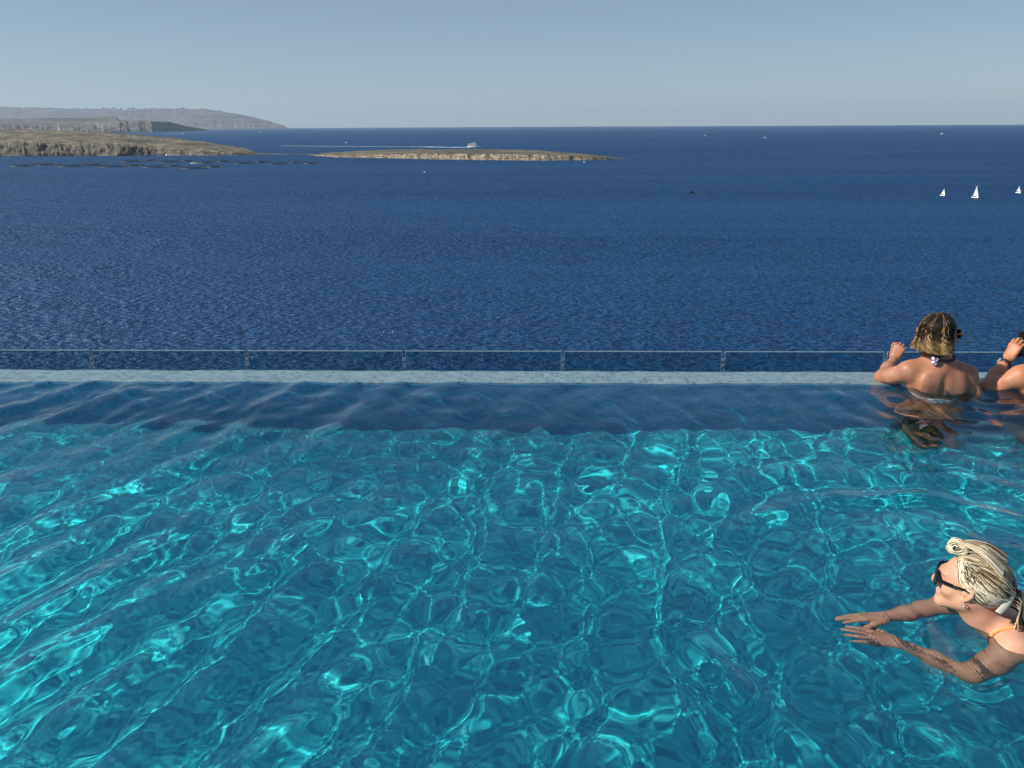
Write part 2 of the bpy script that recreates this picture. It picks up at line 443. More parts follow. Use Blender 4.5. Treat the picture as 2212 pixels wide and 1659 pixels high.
midh = [(-300, 268, 254, 900), (0, 268, 254.5, 900), (60, 270, 256, 900), (150, 271, 254, 900), (235, 271, 252, 900), (256, 264, 253, 700), (262, 263, 259, 500), (330, 262.8, 261.4, 420), (365, 264, 263, 300), (385, 268, 267.6, 230),
     (400, 272.5, 272, 180), (420, 275.5, 275, 150), (440, 279, 278.8, 90), (448, 281, 280.6, 40)]
land('headland', [(a, hor(a) + 9.4 - max(a - 330, 0) * .014, b, c, d) for a, b, c, d in midh], M_FARROCK, .7, 9, 60, 21, notch=25)
far = [(-300, 262, 230, 2500), (0, 262, 230, 2500), (40, 262, 231.5, 2500), (150, 263, 233.5, 2500), (250, 264, 236, 2300), (340, 266, 235, 2200), (400, 268, 234.3, 2000), (440, 269, 235, 1900), (480, 270, 240, 1700),
       (520, 270.5, 246.5, 1400), (556, 271, 254, 1100), (585, 272, 262, 700), (604, 273, 268, 400), (624, 275.6, 275.2, 150)]
land('headland', [(a, hor(a) + 4.2, min(b + 9, hor(a) + 2.2), c, d * 1.3) for a, b, c, d in far], M_FARROCK, .8, 22, 200, 33, notch=60)

# distant houses along the ridge
M_PALE = plain('pale_plaster', (.80, .77, .70), .8)
M_DARKWIN = plain('dark_window', (.05, .06, .07), .3)
def far_house(px, py, D, w, h, parts):
    z = zat(px, py, D); d = ray(px, py); q = math.hypot(d.x, d.y)
    r = empty('house', (d.x / q * D, d.y / q * D, z), math.atan2(d.y, d.x) - R(90))
    MB().box(-w / 2, w / 2, 0, w * .8, -h, h).box(-w * .2, w * .3, w * .1, w * .6, h, h * 1.35).build('wall', M_PALE, r)
    for k in range(3): MB().box(-w * .4 + k * w * .3, -w * .4 + k * w * .3 + w * .14, -.6, .2, h * .1, h * .6).build('window', M_DARKWIN, r)
    tag(r, 'pale flat-roofed house, one of a row on the hazy far ridge at left', 'house', 'houses along the far ridge')
g = np.random.default_rng(5)
for k in range(24):
    px = [18, 30, 44, 104, 112, 120, 127, 135, 142, 150, 158, 166, 171, 186, 224, 232, 246, 262, 280, 288, 300, 313, 352, 396][k]
    p0 = at(px, hor(px) + 4.2); D0 = math.hypot(p0.x, p0.y)
    far_house(px, 234.5 + g.random() * 3.2, D0 + 2000, 60 + 60 * g.random(), 20 + 14 * g.random(), True)

# ------------------------------------------------------------------ monument on the near island
M_STONE = plain('pale_limestone', (.62, .55, .42), .8, scale=1.5)
p = at(129, 336); D = math.hypot(p.x, p.y) + 300; d = ray(129, 281); q = math.hypot(d.x, d.y)
mon = empty('monument', (d.x / q * D, d.y / q * D, zat(129, 282.5, D)), R(0))
k = 1.12
MB().box(-3.2 * k, 3.2 * k, -3.2 * k, 3.2 * k, -2, 1.2 * k).box(-2.4 * k, 2.4 * k, -2.4 * k, 2.4 * k, 1.2 * k, 2.4 * k).add(
    [(-1.9 * k, -1.9 * k, 2.4 * k), (1.9 * k, -1.9 * k, 2.4 * k), (1.9 * k, 1.9 * k, 2.4 * k), (-1.9 * k, 1.9 * k, 2.4 * k), (-1.4 * k, -1.4 * k, 7.6 * k), (1.4 * k, -1.4 * k, 7.6 * k), (1.4 * k, 1.4 * k, 7.6 * k), (-1.4 * k, 1.4 * k, 7.6 * k)],
    [(0, 1, 5, 4), (1, 2, 6, 5), (2, 3, 7, 6), (3, 0, 4, 7), (4, 5, 6, 7)]).box(-1.7 * k, 1.7 * k, -1.7 * k, 1.7 * k, 7.6 * k, 8.2 * k).build('pedestal', M_STONE, mon)
st = MB().lathe([(1.15 * k, 8.2 * k), (1.0 * k, 9.6 * k), (.8 * k, 11 * k), (.95 * k, 12.3 * k), (.75 * k, 12.9 * k), (.3 * k, 13.1 * k), (.42 * k, 13.5 * k), (.4 * k, 14.1 * k), (.1 * k, 14.5 * k)], n=12)
st.tube([(.7 * k, 0, 12.5 * k), (1.3 * k, -.4, 12.2 * k), (1.5 * k, -.6, 13.6 * k), (1.5 * k, -.6, 14.8 * k)], [.32 * k, .25 * k, .2 * k, .1 * k])
st.build('statue', M_STONE, mon)
tag(mon, 'pale stone statue on a tall tapering pedestal, crest of the near left island', 'monument')

# ------------------------------------------------------------------ boats
M_WHITE = plain('white_gelcoat', (.8, .8, .78), .3)
M_SAIL = plain('sailcloth', (.66, .66, .64), .7)
M_GLASSD = plain('tinted_glass', (.02, .03, .04), .1)
M_MAST = plain('mast_alloy', (.55, .56, .58), .4, .6)
M_NAVY = plain('dark_hull_paint', (.02, .02, .035), .5)
M_DARKHDPE = plain('black_pipe', (.018, .022, .026), .5)
M_RED = plain('red_paint', (.45, .04, .03), .5)
def hull(L, B, H, draft=.3, n=14):
    V = []; Fq = []; m = 7
    for i in range(n + 1):
        s = i / n; x = (s - .5) * L
        wdt = B / 2 * (1 - max(0, (s - .45) / .55) ** 2.2) * (.82 + .18 * min(1, s / .3)) + .01
        sheer = H * (1 + .28 * max(0, s - .4) ** 2 * 2.5)
        for j in range(m):
            a = j / (m - 1) * math.pi
            yy = -math.cos(a) * wdt; zz = sheer - (sheer + draft) * (math.sin(a) ** .5)
            V.append((x, yy, zz))
    for i in range(n):
        for j in range(m - 1):
            Fq.append((i * m + j, (i + 1) * m + j, (i + 1) * m + j + 1, i * m + j + 1))
        Fq.append((i * m, i * m + m - 1, (i + 1) * m + m - 1, (i + 1) * m))
    Fq.append(tuple(range(m))); Fq.append(tuple(n * m + j for j in range(m - 1, -1, -1)))
    return V, Fq
def sail(pts, belly, th=.05):
    """triangular sail: three corners, bellied, with a little thickness"""
    a, b, c = [np.array(p, float) for p in pts]; n = 8; V = []; Fq = []; idx = {}
    for i in range(n + 1):
        for j in range(n + 1 - i):
            u, v = i / n, j / n; p = a + (b - a) * u + (c - a) * v
            w = 1 - u - v; p = p + np.array([0, belly * 27 * u * v * w * .5 + belly * 2 * v * w, 0])
            idx[i, j] = len(V); V.append(p)
    for i in range(n):
        for j in range(n - i):
            Fq.append((idx[i, j], idx[i + 1, j], idx[i, j + 1]))
            if i + j < n - 1: Fq.append((idx[i + 1, j], idx[i + 1, j + 1], idx[i, j + 1]))
    m = len(V); V2 = V + [p + np.array([0, th, 0]) for p in V]
    return V2, Fq + [tuple(m + q for q in reversed(f)) for f in Fq]
def dinghy(px, py, rz, L, H, label, lean=0):
    p = at(px, py); r = empty('sailing_dinghy', p, R(rz)); r.rotation_euler = (R(lean), 0, R(rz))
    V, Fq = hull(L, L * .36, .45); mesh('hull', V, Fq, M_WHITE, r, True)
    MB().tube([(L * .12, 0, .2), (L * .10, 0, H)], [.05, .03], 6).tube([(L * .11, 0, .9), (-L * .42, .12, .95)], .035, 6).build('mast', M_MAST, r)
    mesh('mainsail', *sail([(L * .09, .02, 1.0), (-L * .42, .1, 1.0), (L * .085, .02, H - .1)], .25), M_SAIL, r, True)
    mesh('jib', *sail([(L * .5, 0, .6), (L * .13, .15, .8), (L * .12, 0, H * .78)], .12), M_SAIL, r, True)
    sk = MB(); sk.tube([(-L * .15, -.3, .45), (-L * .15, -.32, .8), (-L * .13, -.25, 1.05)], [.2, .22, .12], 8).tube([(-L * .13, -.25, 1.08), (-L * .12, -.22, 1.3)], [.11, .09], 8).tube([(-L * .15, -.3, .5), (L * .03, -.1, .5)], .1, 6)
    sk.build('sailor', plain('sailor_wetsuit', (.05, .06, .12), .7), r)
    return tag(r, label, 'sailboat', 'small white sailing dinghies at right')
dinghy(2106.5, 427, -72, 4.8, 8.0, 'largest of the three white sailing dinghies, the middle one of the trio', 4)
dinghy(2036, 422.5, -70, 3.5, 4.8, 'smaller white sailing dinghy left of the other two, above the back woman\'s head', -4)
dinghy(2199.5, 416.8, -72, 3.6, 5.1, 'white sailing dinghy farthest right, almost at the photo\'s edge', 6)
def yacht(px, py, rz, L, H, label, boom=True):
    p = at(px, py); r = empty('sailing_yacht', p, R(rz))
    V, Fq = hull(L, L * .3, L * .11); mesh('hull', V, Fq, M_WHITE, r, True)
    MB().box(-L * .25, L * .12, -L * .09, L * .09, L * .10, L * .17).box(-L * .4, -L * .2, -L * .08, L * .08, L * .19, L * .21).build('cabin', M_WHITE, r)
    MB().box(-L * .22, L * .10, -L * .093, L * .093, L * .125, L * .15).build('cabin_window', M_GLASSD, r)
    m = MB().tube([(L * .06, 0, L * .1), (L * .06, 0, H)], [.16, .09], 8).tube([(L * .06, 0, L * .2), (-L * .38, 0, L * .21)], .18, 8)
    m.tube([(L * .5, 0, L * .13), (L * .06, 0, H)], .035, 4).tube([(-L * .48, 0, L * .1), (L * .06, 0, H)], .03, 4).build('mast', M_MAST, r)
    return tag(r, label, 'sailboat', 'moored yachts with bare masts near the horizon')
yacht(1524, 294, 25, 15, 19, 'white yacht with bare mast near the horizon, left of the other far yacht')
yacht(1653.5, 298.6, 10, 14, 18.5, 'white yacht with tall bare mast near the horizon, right of its neighbour')
yacht(749.5, 308.6, 65, 12, 15, 'small yacht with faint bare mast above the ferry wake')
def motorboat(px, py, rz, L, label, col=M_WHITE, grp='small motorboats far out'):
    p = at(px, py); r = empty('motorboat', p, R(rz))
    V, Fq = hull(L, L * .34, L * .15); mesh('hull', V, Fq, col, r, True)
    MB().box(-L * .2, L * .12, -L * .11, L * .11, L * .14, L * .27).box(-L * .24, L * .06, -L * .13, L * .13, L * .29, L * .31).build('cabin', M_WHITE if col is not M_NAVY else M_NAVY, r)
    MB().box(-L * .17, L * .125, -L * .113, L * .113, L * .19, L * .245).build('windscreen', M_GLASSD, r)
    return tag(r, label, 'motorboat', grp)
motorboat(2036, 290.3, 10, 17, 'white motorboat alone near the horizon at far right')
motorboat(1304, 284.3, 30, 11, 'tiny white boat just under the horizon right of the low island')
motorboat(564, 284.3, 0, 22, 'white motorboat off the tip of the far headland')
motorboat(395, 289.2, 180, 18, 'small white speedboat before the dark headland cliff')
motorboat(1494, 417.3, 8, 4.4, 'dark low motorboat alone on the open bay', M_NAVY, 'boats on the open bay')
motorboat(421, 354.5, 12, 9.5, 'white work boat among the fish cages', M_WHITE, 'boats on the open bay')
def buoy(px, py, s, label, col=M_WHITE):
    o = MB().lathe([(s * .3, -.3 * s), (s * .7, -.1 * s), (s, .25 * s), (s * .9, .6 * s), (s * .35, .85 * s), (s * .15, 1.4 * s), (s * .3, 1.5 * s), (s * .05, 1.9 * s)], n=12).build('buoy', col, None, True)
    o.location = at(px, py); tag(o, label, 'buoy', 'white mooring buoys')
buoy(1262, 350.8, 1.0, 'small pale buoy off the right end of the low island')
buoy(917, 372.8, .8, 'small pale buoy on the water below the low island')
buoy(829.6, 718, .16, 'left one of two tiny white buoys just beyond the glass railing')
buoy(848.5, 718, .16, 'right one of two tiny white buoys just beyond the glass railing')
buoy(360.5, 336.5, 2.4, 'large cream buoy at the foot of the near island cliff')

# ferry with its wake
p = at(1023, 318.4); fe = empty('ferry', p, R(2))
L = 27.0
V, Fq = hull(L, 8.5, 3.0); mesh('hull', V, Fq, M_WHITE, fe, True)
MB().box(-12.5, 8.0, -3.9, 3.9, 2.9, 5.6).box(-10.5, 5.0, -3.5, 3.5, 5.8, 8.2).box(-1.0, 4.6, -2.6, 2.6, 8.3, 10.3).build('superstructure', M_WHITE, fe)
MB().box(-12.0, 7.6, -3.93, 3.93, 3.8, 4.9).box(-9.6, 4.6, -3.53, 3.53, 6.6, 7.6).box(-.6, 4.63, -2.63, 2.63, 9.0, 9.9).build('window', M_GLASSD, fe)
MB().tube([(-2.5, 0, 8.2), (-2.5, 0, 13.0)], .15, 6).tube([(-2.5, -1.2, 11.5), (-2.5, 1.2, 11.5)], .1, 6).build('mast', M_MAST, fe)
tag(fe, 'white two-deck passenger ferry heading right behind the low island', 'ferry')
def wake(px0, px1, py0, py1, w0, w1, seed, ry=.25, gap=.42):
    """broken foam clumps lying on the water along a boat's track"""
    g = np.random.default_rng(seed); m = MB(); n = int(abs(px1 - px0) * 2.2)
    for i in range(n):
        s = g.random(); s = s ** 1.35; px = px0 + (px1 - px0) * s; py = py0 + (py1 - py0) * s
        p = at(px, py); w = (w0 + (w1 - w0) * s) * (.5 + g.random()); ln = w * (2.2 + 3.2 * g.random()) * (1.2 + s)
        yo = g.normal() * w * .9
        V = []; k = 9
        for q in range(k):
            a = 2 * math.pi * q / k; rr = .7 + .5 * g.random()
            V.append((p.x + math.cos(a) * ln * rr, p.y + yo + math.sin(a) * w * rr, SEA_Z + .10 + .004 * i % .3))
        V.append((p.x, p.y + yo, SEA_Z + .5))
        m.add(V, [(q, (q + 1) % k, k) for q in range(k)])
    o = m.build('wake', plain('foam_%d' % seed, (.62, .68, .7), .9), None)
    return tag(o, kind='stuff')
wake(1010, 925, 318.9, 317.6, 2.6, 1.6, 3)
wake(930, 606, 317.4, 315.4, .75, .35, 4)
wake(388, 360, 289.4, 289.2, 3, 2, 6)

# fish farm: floating rings
def make_cage():
    r = empty('fish_cage', (0, 0, 0)); Rr = 11.0
    c = [(Rr * math.cos(a), Rr * math.sin(a)) for a in np.linspace(0, 2 * math.pi, 41)]
    MB().tube([(x, y, .15) for x, y in c], .34, 6, False).tube([(x * 1.07, y * 1.07, .15) for x, y in c], .34, 6, False).build('floating_collar', M_DARKHDPE, r)
    MB().tube([(x, y, 1.35) for x, y in c], .10, 5, False).build('handrail', M_DARKHDPE, r)
    m = MB()
    for i in range(0, 40):
        m.tube([(c[i][0], c[i][1], .2), (c[i][0] * .99, c[i][1] * .99, 1.32)], .035, 4)
    for z in (.5, .75, 1.0): m.tube([(x, y, z) for x, y in c], .03, 4, False)
    for i in range(0, 20): m.tube([(c[i][0], c[i][1], 1.32), (0, 0, .9), (c[i + 20][0], c[i + 20][1], 1.32)], .03, 4)
    m.build('net', M_DARKHDPE, r)
    return r
def copy_tree(o, parent=None):
    c = o.copy(); COL.objects.link(c); c.parent = parent
    for ch in o.children: copy_tree(ch, c)
    return c
cage = make_cage()
segs = [(95, 245, 517), (265, 420, 510), (435, 610, 520), (605, 765, 511), (740, 920, 523), (925, 1050, 516), (1050, 1220, 527), (1220, 1325, 520), (1335, 1515, 535), (1515, 1645, 525),
        (895, 1050, 485), (1050, 1150, 479), (1170, 1330, 488), (1330, 1430, 482), (1455, 1590, 494), (1590, 1705, 487), (1715, 1870, 498), (1870, 1970, 491), (1960, 2118, 502), (2120, 2215, 495), (2225, 2345, 499)]
names = ['front', 'back']
for i, (a, b_, yy) in enumerate(segs):
    o = cage if i == 0 else copy_tree(cage)
    px = (a + b_) / 2 * .2941; py = 206.4 + yy * .2941
    p = at(px, py); o.location = p
    w = (b_ - a) * .2941 / 1752 * math.hypot(p.x, p.y) * .5 / 11.8
    o.scale = (w, w, 1.0); o.rotation_euler = (0, 0, .37 * i)
    row = 'nearer' if i < 10 else 'farther'
    j = i if i < 10 else i - 10
    nm = ['first', 'second', 'third', 'fourth', 'fifth', 'sixth', 'seventh', 'eighth', 'ninth', 'tenth', 'eleventh'][j]
    tag(o, 'dark round floating fish cage, %s from the left in the %s row' % (nm, row), 'fish cage', 'floating fish cages below the near island')
    if i == 1:
        for s in (-1, 1): MB().tube([(s * 11.4, 0, 0), (s * 11.4, 0, 2.6)], .18, 6).build('marker_post', M_DARKHDPE, o)

# ------------------------------------------------------------------ glass railing
t = NT('railing_glass')
t.n('ShaderNodeBsdfGlass')
gg = [n_ for n_ in t.t.nodes if n_.type == 'BSDF_GLASS'][0]
gg.inputs['Color'].default_value = (.72, .84, .86, 1); gg.inputs['IOR'].default_value = 1.45; gg.inputs['Roughness'].default_value = 0
t.l(gg.outputs[0], t.out.inputs['Surface']); M_GLASS = t.m
M_RIM = plain('polished_glass_edge', (.17, .24, .28), .35)
M_STEEL = plain('brushed_steel', (.6, .62, .64), .35, .8)
PY = 6.1; pit = 1.3155; X0 = .261; ZT = -.368; ZB = -1.44
def glass_panel():
    r = empty('glass_panel', (0, PY, ZB)); h = ZT - ZB; w = pit - .034
    MB().box(-w / 2, w / 2, -.006, .006, .02, h).build('pane', M_GLASS, r)
    MB().box(-w / 2 - .004, w / 2 + .004, -.008, .008, h + .0005, h + .0055).build('top_edge', M_RIM, r)
    for s in (-1, 1):
        MB().box(s * (w / 2 + .0025) - .002, s * (w / 2 + .0025) + .002, -.008, .008, .02, h - .001).build('side_edge', M_RIM, r)
    for s in (-1, 1):
        for z in (h - .075, h - .125):
            MB().box(s * (w / 2 + .008), s * (w / 2 + .015), -.012, .012, z, z + .018).build('clamp', M_STEEL, r)
    MB().box(-w / 2, w / 2, -.03, .03, -.01, .018).build('base_rail', M_STEEL, r)
    return r
gp = glass_panel(); gl_names = {}
ks = list(range(-5, 4))
for i, k in enumerate(ks):
    o = gp if i == 0 else copy_tree(gp)
    o.location = (X0 + pit * (k + .5), PY, ZB)
    nm = ['far left end, cut by the photo edge', None]
    lab = {-5: 'glass railing panel well outside the view on the left', -4: 'glass railing panel at the left edge of the photo', -3: 'second visible glass railing panel from the left', -2: 'third visible glass railing panel from the left',
           -1: 'glass railing panel just left of the middle of the photo', 0: 'glass railing panel just right of the middle of the photo', 1: 'glass railing panel ending behind the back woman\'s raised hand',
           2: 'glass railing panel directly behind the back woman\'s shoulders', 3: 'glass railing panel outside the view beyond the phone holder', 4: 'last glass railing panel on the right, outside the view'}[k]
    tag(o, lab, 'railing panel', 'frameless glass railing panels')

# ------------------------------------------------------------------ bodies: one smooth field per figure, meshed once
def smin(a, b, k):
    h = np.clip(.5 + .5 * (b - a) / k, 0, 1)
    return b + (a - b) * h - k * h * (1 - h)
class Field:
    def __init__(s): s.P = []
    def cone(s, a, b, ra, rb, k=.03, sub=False): s.P.append(('c', np.array(a, float), np.array(b, float), ra, rb, k, sub)); return s
    def chain(s, pts, rad, k=.03):
        for i in range(len(pts) - 1): s.cone(pts[i], pts[i + 1], rad[i], rad[i + 1], k)
        return s
    def ell(s, c, r, rot=None, k=.03, sub=False):
        s.P.append(('e', np.array(c, float), np.array(r, float), None if rot is None else np.array(rot, float), 0, k, sub)); return s
    def d(s, p, X):
        if p[0] == 'c':
            a, b, ra, rb = p[1:5]; ab = b - a; L = max(ab @ ab, 1e-12)
            t = np.clip(((X - a) @ ab) / L, 0, 1)
            return np.linalg.norm(X - a - t[..., None] * ab, axis=-1) - (ra + (rb - ra) * t)
        c, r, rot = p[1:4]; Y = X - c
        if rot is not None: Y = Y @ rot          # columns of rot = local axes
        k0 = np.linalg.norm(Y / r, axis=-1); k1 = np.linalg.norm(Y / (r * r), axis=-1) + 1e-9
        return k0 * (k0 - 1) / k1
    def comb(s, f, d, k, sub):
        return -smin(-f, d, k) if sub else smin(f, d, k)
    def ev(s, X):
        X = np.asarray(X, float); f = np.full(X.shape[:-1], 1.0)
        for p in s.P: f = s.comb(f, s.d(p, X), p[5], p[6])
        return f
    def box(s):
        lo = np.full(3, 1e9); hi = -lo
        for p in s.P:
            if p[6]: continue
            if p[0] == 'c':
                for q, r in ((p[1], p[3]), (p[2], p[4])): lo = np.minimum(lo, q - r); hi = np.maximum(hi, q + r)
            else: m = p[2].max(); lo = np.minimum(lo, p[1] - m); hi = np.maximum(hi, p[1] + m)
        return lo, hi
    def grid(s, h, lo=None, hi=None):
        L, H = s.box(); lo = L - 3 * h if lo is None else np.array(lo); hi = H + 3 * h if hi is None else np.array(hi)
        n = np.ceil((hi - lo) / h).astype(int) + 1
        f = np.full(n, 1.0, np.float32)
        ax = [lo[i] + h * np.arange(n[i]) for i in range(3)]
        for p in s.P:
            m = p[5] + 2.5 * h
            if p[0] == 'c': a = np.minimum(p[1] - p[3], p[2] - p[4]); b = np.maximum(p[1] + p[3], p[2] + p[4])
            else: r = p[2].max(); a = p[1] - r; b = p[1] + r
            i0 = np.clip(((a - m - lo) / h).astype(int), 0, n - 1); i1 = np.clip(((b + m - lo) / h).astype(int) + 2, 1, n)
            if (i1 <= i0).any(): continue
            sl = tuple(slice(i0[i], i1[i]) for i in range(3))
            G = np.stack(np.meshgrid(*[ax[i][sl[i]] for i in range(3)], indexing='ij'), -1)
            f[sl] = s.comb(f[sl], s.d(p, G), p[5], p[6])
        return f, lo
def nets(f, lo, h):
    ins = f < 0; n = np.array(f.shape)
    acc = np.zeros(tuple(n - 1) + (3,), np.float32); cnt = np.zeros(tuple(n - 1), np.int16)
    off = [(0, 0, 0), (1, 0, 0), (0, 1, 0), (0, 0, 1), (1, 1, 0), (1, 0, 1), (0, 1, 1), (1, 1, 1)]
    def cs(o): return tuple(slice(o[i], n[i] - 1 + o[i]) for i in range(3))
    for o in off:
        for a in range(3):
            if o[a]: continue
            q = list(o); q[a] = 1
            A, B = f[cs(o)], f[cs(q)]; m = (A < 0) != (B < 0)
            t = np.where(m, A / np.where(m, A - B, 1), 0)
            for i in range(3): acc[..., i] += np.where(m, o[i] + (t if i == a else 0), 0)
            cnt += m
    idx = -np.ones(cnt.shape, np.int64); w = np.nonzero(cnt)
    idx[w] = np.arange(len(w[0]))
    V = (np.stack(w, -1) + acc[w] / cnt[w][:, None]) * h + lo
    F = []
    for a in range(3):
        b, c = (a + 1) % 3, (a + 2) % 3
        s0 = [slice(1, -1)] * 3; s0[a] = slice(0, -1); s1 = list(s0); s1[a] = slice(1, None)
        A = ins[tuple(s0)]; B = ins[tuple(s1)]
        for flag in (True, False):
            m = (A & ~B) if flag else (~A & B)
            I = np.stack(np.nonzero(m), -1)
            for q in range(3):
                if q != a: I[:, q] += 1
            def g(db, dc):
                J = I.copy(); J[:, b] -= db; J[:, c] -= dc; return idx[J[:, 0], J[:, 1], J[:, 2]]
            quad = np.stack([g(1, 1), g(0, 1), g(0, 0), g(1, 0)], -1)
            F.append(quad if flag else quad[:, ::-1])
    F = np.concatenate(F); F = F[(F >= 0).all(1)]
    return V, F
def relax(V, F, it=2, lam=.5):
    n = len(V)
    for _ in range(it):
        s = np.zeros_like(V); c = np.zeros(n)
        for a in range(4):
            b = (a + 1) % 4
            for i in range(3): s[:, i] += np.bincount(F[:, a], V[F[:, b], i], n) + np.bincount(F[:, b], V[F[:, a], i], n)
            c += np.bincount(F[:, a], minlength=n) + np.bincount(F[:, b], minlength=n)
        V = V + lam * (s / np.maximum(c, 1)[:, None] - V)
    return V
def field_mesh(name, fld, h, mat, parent, it=2, post=None):
    f, lo = fld.grid(h)
    if post is not None:
        n = f.shape; G = np.stack(np.meshgrid(*[lo[i] + h * np.arange(n[i]) for i in range(3)], indexing='ij'), -1)
        f = post(f, G)
    V, F = nets(f, lo, h); V = relax(V, F, it)
    o = mesh(name, V, F.astype(np.int32), mat, parent, True)
    o.cycles.is_caustics_receiver = True
    return o
def on_surface(fld, pts, off=.002, it=6):
    P = np.array(pts, float); e = 1e-3
    for _ in range(it):
        v = fld.ev(P); g = np.stack([fld.ev(P + e * np.eye(3)[i]) - v for i in range(3)], -1) / e
        P = P - ((v - off) / np.maximum((g * g).sum(-1), .2))[:, None] * g
    return P
def frame(fwd, up):
    """columns: x = the figure's left-to-right across the face, y = forward, z = up"""
    y = np.array(fwd, float); y /= np.linalg.norm(y); z = np.array(up, float); z -= y * (z @ y); z /= np.linalg.norm(z)
    x = np.cross(y, z); return np.stack([x, y, z], -1)
def head(fld, c, M, s=1.0):
    c = np.array(c, float); M = np.array(M)
    T = lambda p: c + M @ (np.array(p, float) * s)
    e = lambda p, r, k=.02, sub=False, rot=None: fld.ell(T(p), np.array(r) * s, M if rot is None else M @ rot, k, sub)
    cn = lambda a, b, ra, rb, k=.012, sub=False: fld.cone(T(a), T(b), ra * s, rb * s, k, sub)
    e((0, -.018, .03), (.073, .094, .083), .02)
    e((0, .028, -.018), (.059, .058, .082), .03)
    for q in (-1, 1):
        cn((q * .047, -.002, -.048), (q * .016, .066, -.096), .020, .017, .025)
        e((q * .040, .052, -.028), (.022, .022, .020), .02)
        e((q * .031, .090, .008), (.018, .014, .012), .010, True)
        e((q * .031, .074, .006), (.0125,) * 3, .003)
        cn((q * .012, .086, .024), (q * .040, .074, .027), .009, .006, .012)
        cn((q * .008, .092, -.033), (q * .012, .086, -.035), .0085, .006, .007)
        # ear: rim, bowl, lobe
        er = [(q * .074, .004, .022), (q * .082, -.010, .030), (q * .085, -.022, .018), (q * .082, -.020, -.004), (q * .076, -.008, -.022), (q * .073, .002, -.030)]
        for i in range(5): cn(er[i], er[i + 1], .0048, .0052, .004)
        e((q * .073, -.007, .0), (.006, .015, .024), .006)
        cn((q * .074, .004, -.002), (q * .076, .004, -.010), .005, .005, .004)
    cn((0, .088, .018), (0, .103, -.020), .0075, .0105, .012)
    cn((0, .103, -.022), (0, .104, -.029), .0095, .0095, .006)
    cn((-.017, .080, -.059), (.017, .080, -.059), .0058, .0058, .007); cn((0, .086, -.058), (0, .087, -.059), .0065, .0065, .008)
    cn((-.015, .079, -.069), (.015, .079, -.069), .0065, .0065, .007); cn((0, .084, -.0695), (0, .084, -.070), .0068, .0068, .008)
    e((0, .074, -.096), (.020, .017, .016), .018)
    return T
def hand(fld, w, M, curl=(.25, .25, .3, .35), thumb=.5, side=1, s=1.0, spread=.07, tcurl=.3):
    """w wrist; M columns: x across the palm (towards the little finger * side), y along the hand, z out of the back of the hand"""
    w = np.array(w, float); M = np.array(M)
    T = lambda p: w + M @ (np.array(p, float) * s)
    kn = [(-.030, .086, .002), (-.010, .092, .004), (.011, .089, .003), (.030, .080, .0)]
    ln = [(.040, .024, .020), (.045, .028, .021), (.042, .026, .020), (.033, .020, .018)]
    for i, k in enumerate(kn):
        fld.cone(T((side * k[0] * .55, .008, -.002)), T((side * k[0], k[1], k[2])), .0135 * s, .0105 * s, .014 * s)
    fld.cone(T((side * -.028, .02, -.008)), T((side * -.02, .055, -.008)), .015 * s, .012 * s, .015 * s)
    for i, k in enumerate(kn):
        a = np.array((side * k[0], k[1], k[2])); ang = -curl[i] * .55; sp = side * (i - 1.5) * spread; r = (.0092, .0094, .0090, .0080)[i]
        for j in range(3):
            dirv = np.array((math.sin(sp), math.cos(sp) * math.cos(ang), math.sin(ang)))
            b = a + dirv * ln[i][j]
            fld.cone(T(a), T(b), r * s, (r - .0009) * s, .003 * s); r -= .0009; a = b; ang -= curl[i] * (.95, .8, .6)[j]
    a = np.array((side * -.026, .022, -.008)); th = thumb
    for j, L in enumerate((.040, .030, .024)):
        th2 = th * (1 - .28 * j)
        b = a + L * np.array((side * -math.sin(th2), math.cos(th2), -.25 - tcurl * j * .5)); r = (.0125, .0105, .0095)[j]
        fld.cone(T(a), T(b), r * s, (r - .001) * s, .006 * s); a = b
    return T

# skin, hair and cloth -----------------------------------------------------
def skin(name, a, b, c):
    t = NT(name)
    pos = t.vmap()
    n = t.noise(pos, 14, 4, .6); n2 = t.noise(pos, 160, 3, .6); n3 = t.noise(pos, 420, 2)
    col = t.ramp(n, [(.3, a), (.52, b), (.75, c)])
    fr = t.ramp(n2, [(.64, (0,) * 3), (.72, (.35,) * 3)])
    col = t.mix(fr, col, tuple(v * .62 for v in a))
    t.pbr(Base_Color=col, Roughness=.46, Subsurface_Weight=0.0, Subsurface_Radius=(.012, .004, .002), Subsurface_Scale=.6,
          Specular_IOR_Level=.3, Normal=t.bump(n3, .3, .0012))
    return t.m
M_SKIN1 = skin('skin_tanned', (.30, .125, .07), (.37, .165, .098), (.45, .22, .14))
M_SKIN2 = skin('skin_fair', (.50, .235, .15), (.58, .295, .195), (.66, .365, .255))
M_SKIN3 = skin('skin_sunburnt', (.40, .16, .08), (.47, .20, .105), (.53, .25, .14))
def hair_mat(name, stops, rough=.5):
    t = NT(name)
    at_ = t.n('ShaderNodeAttribute', attribute_name='tone', attribute_type='GEOMETRY')
    col = t.ramp(at_.outputs['Fac'], stops)
    t.pbr(Base_Color=col, Roughness=rough, Specular_IOR_Level=.28)
    return t.m
M_HAIR1 = hair_mat('hair_dark_roots_blonde_ends', [(0, (.007, .0045, .003)), (.32, (.022, .014, .008)), (.55, (.13, .08, .035)), (.8, (.50, .33, .14)), (1, (.74, .53, .27))])
M_HAIR2 = hair_mat('hair_ash_blonde', [(0, (.02, .014, .010)), (.28, (.10, .07, .042)), (.5, (.40, .31, .19)), (.75, (.74, .64, .45)), (1, (.92, .86, .70))])
M_HAIR3 = hair_mat('hair_brown', [(0, (.02, .012, .008)), (.5, (.07, .04, .02)), (1, (.2, .12, .06))])
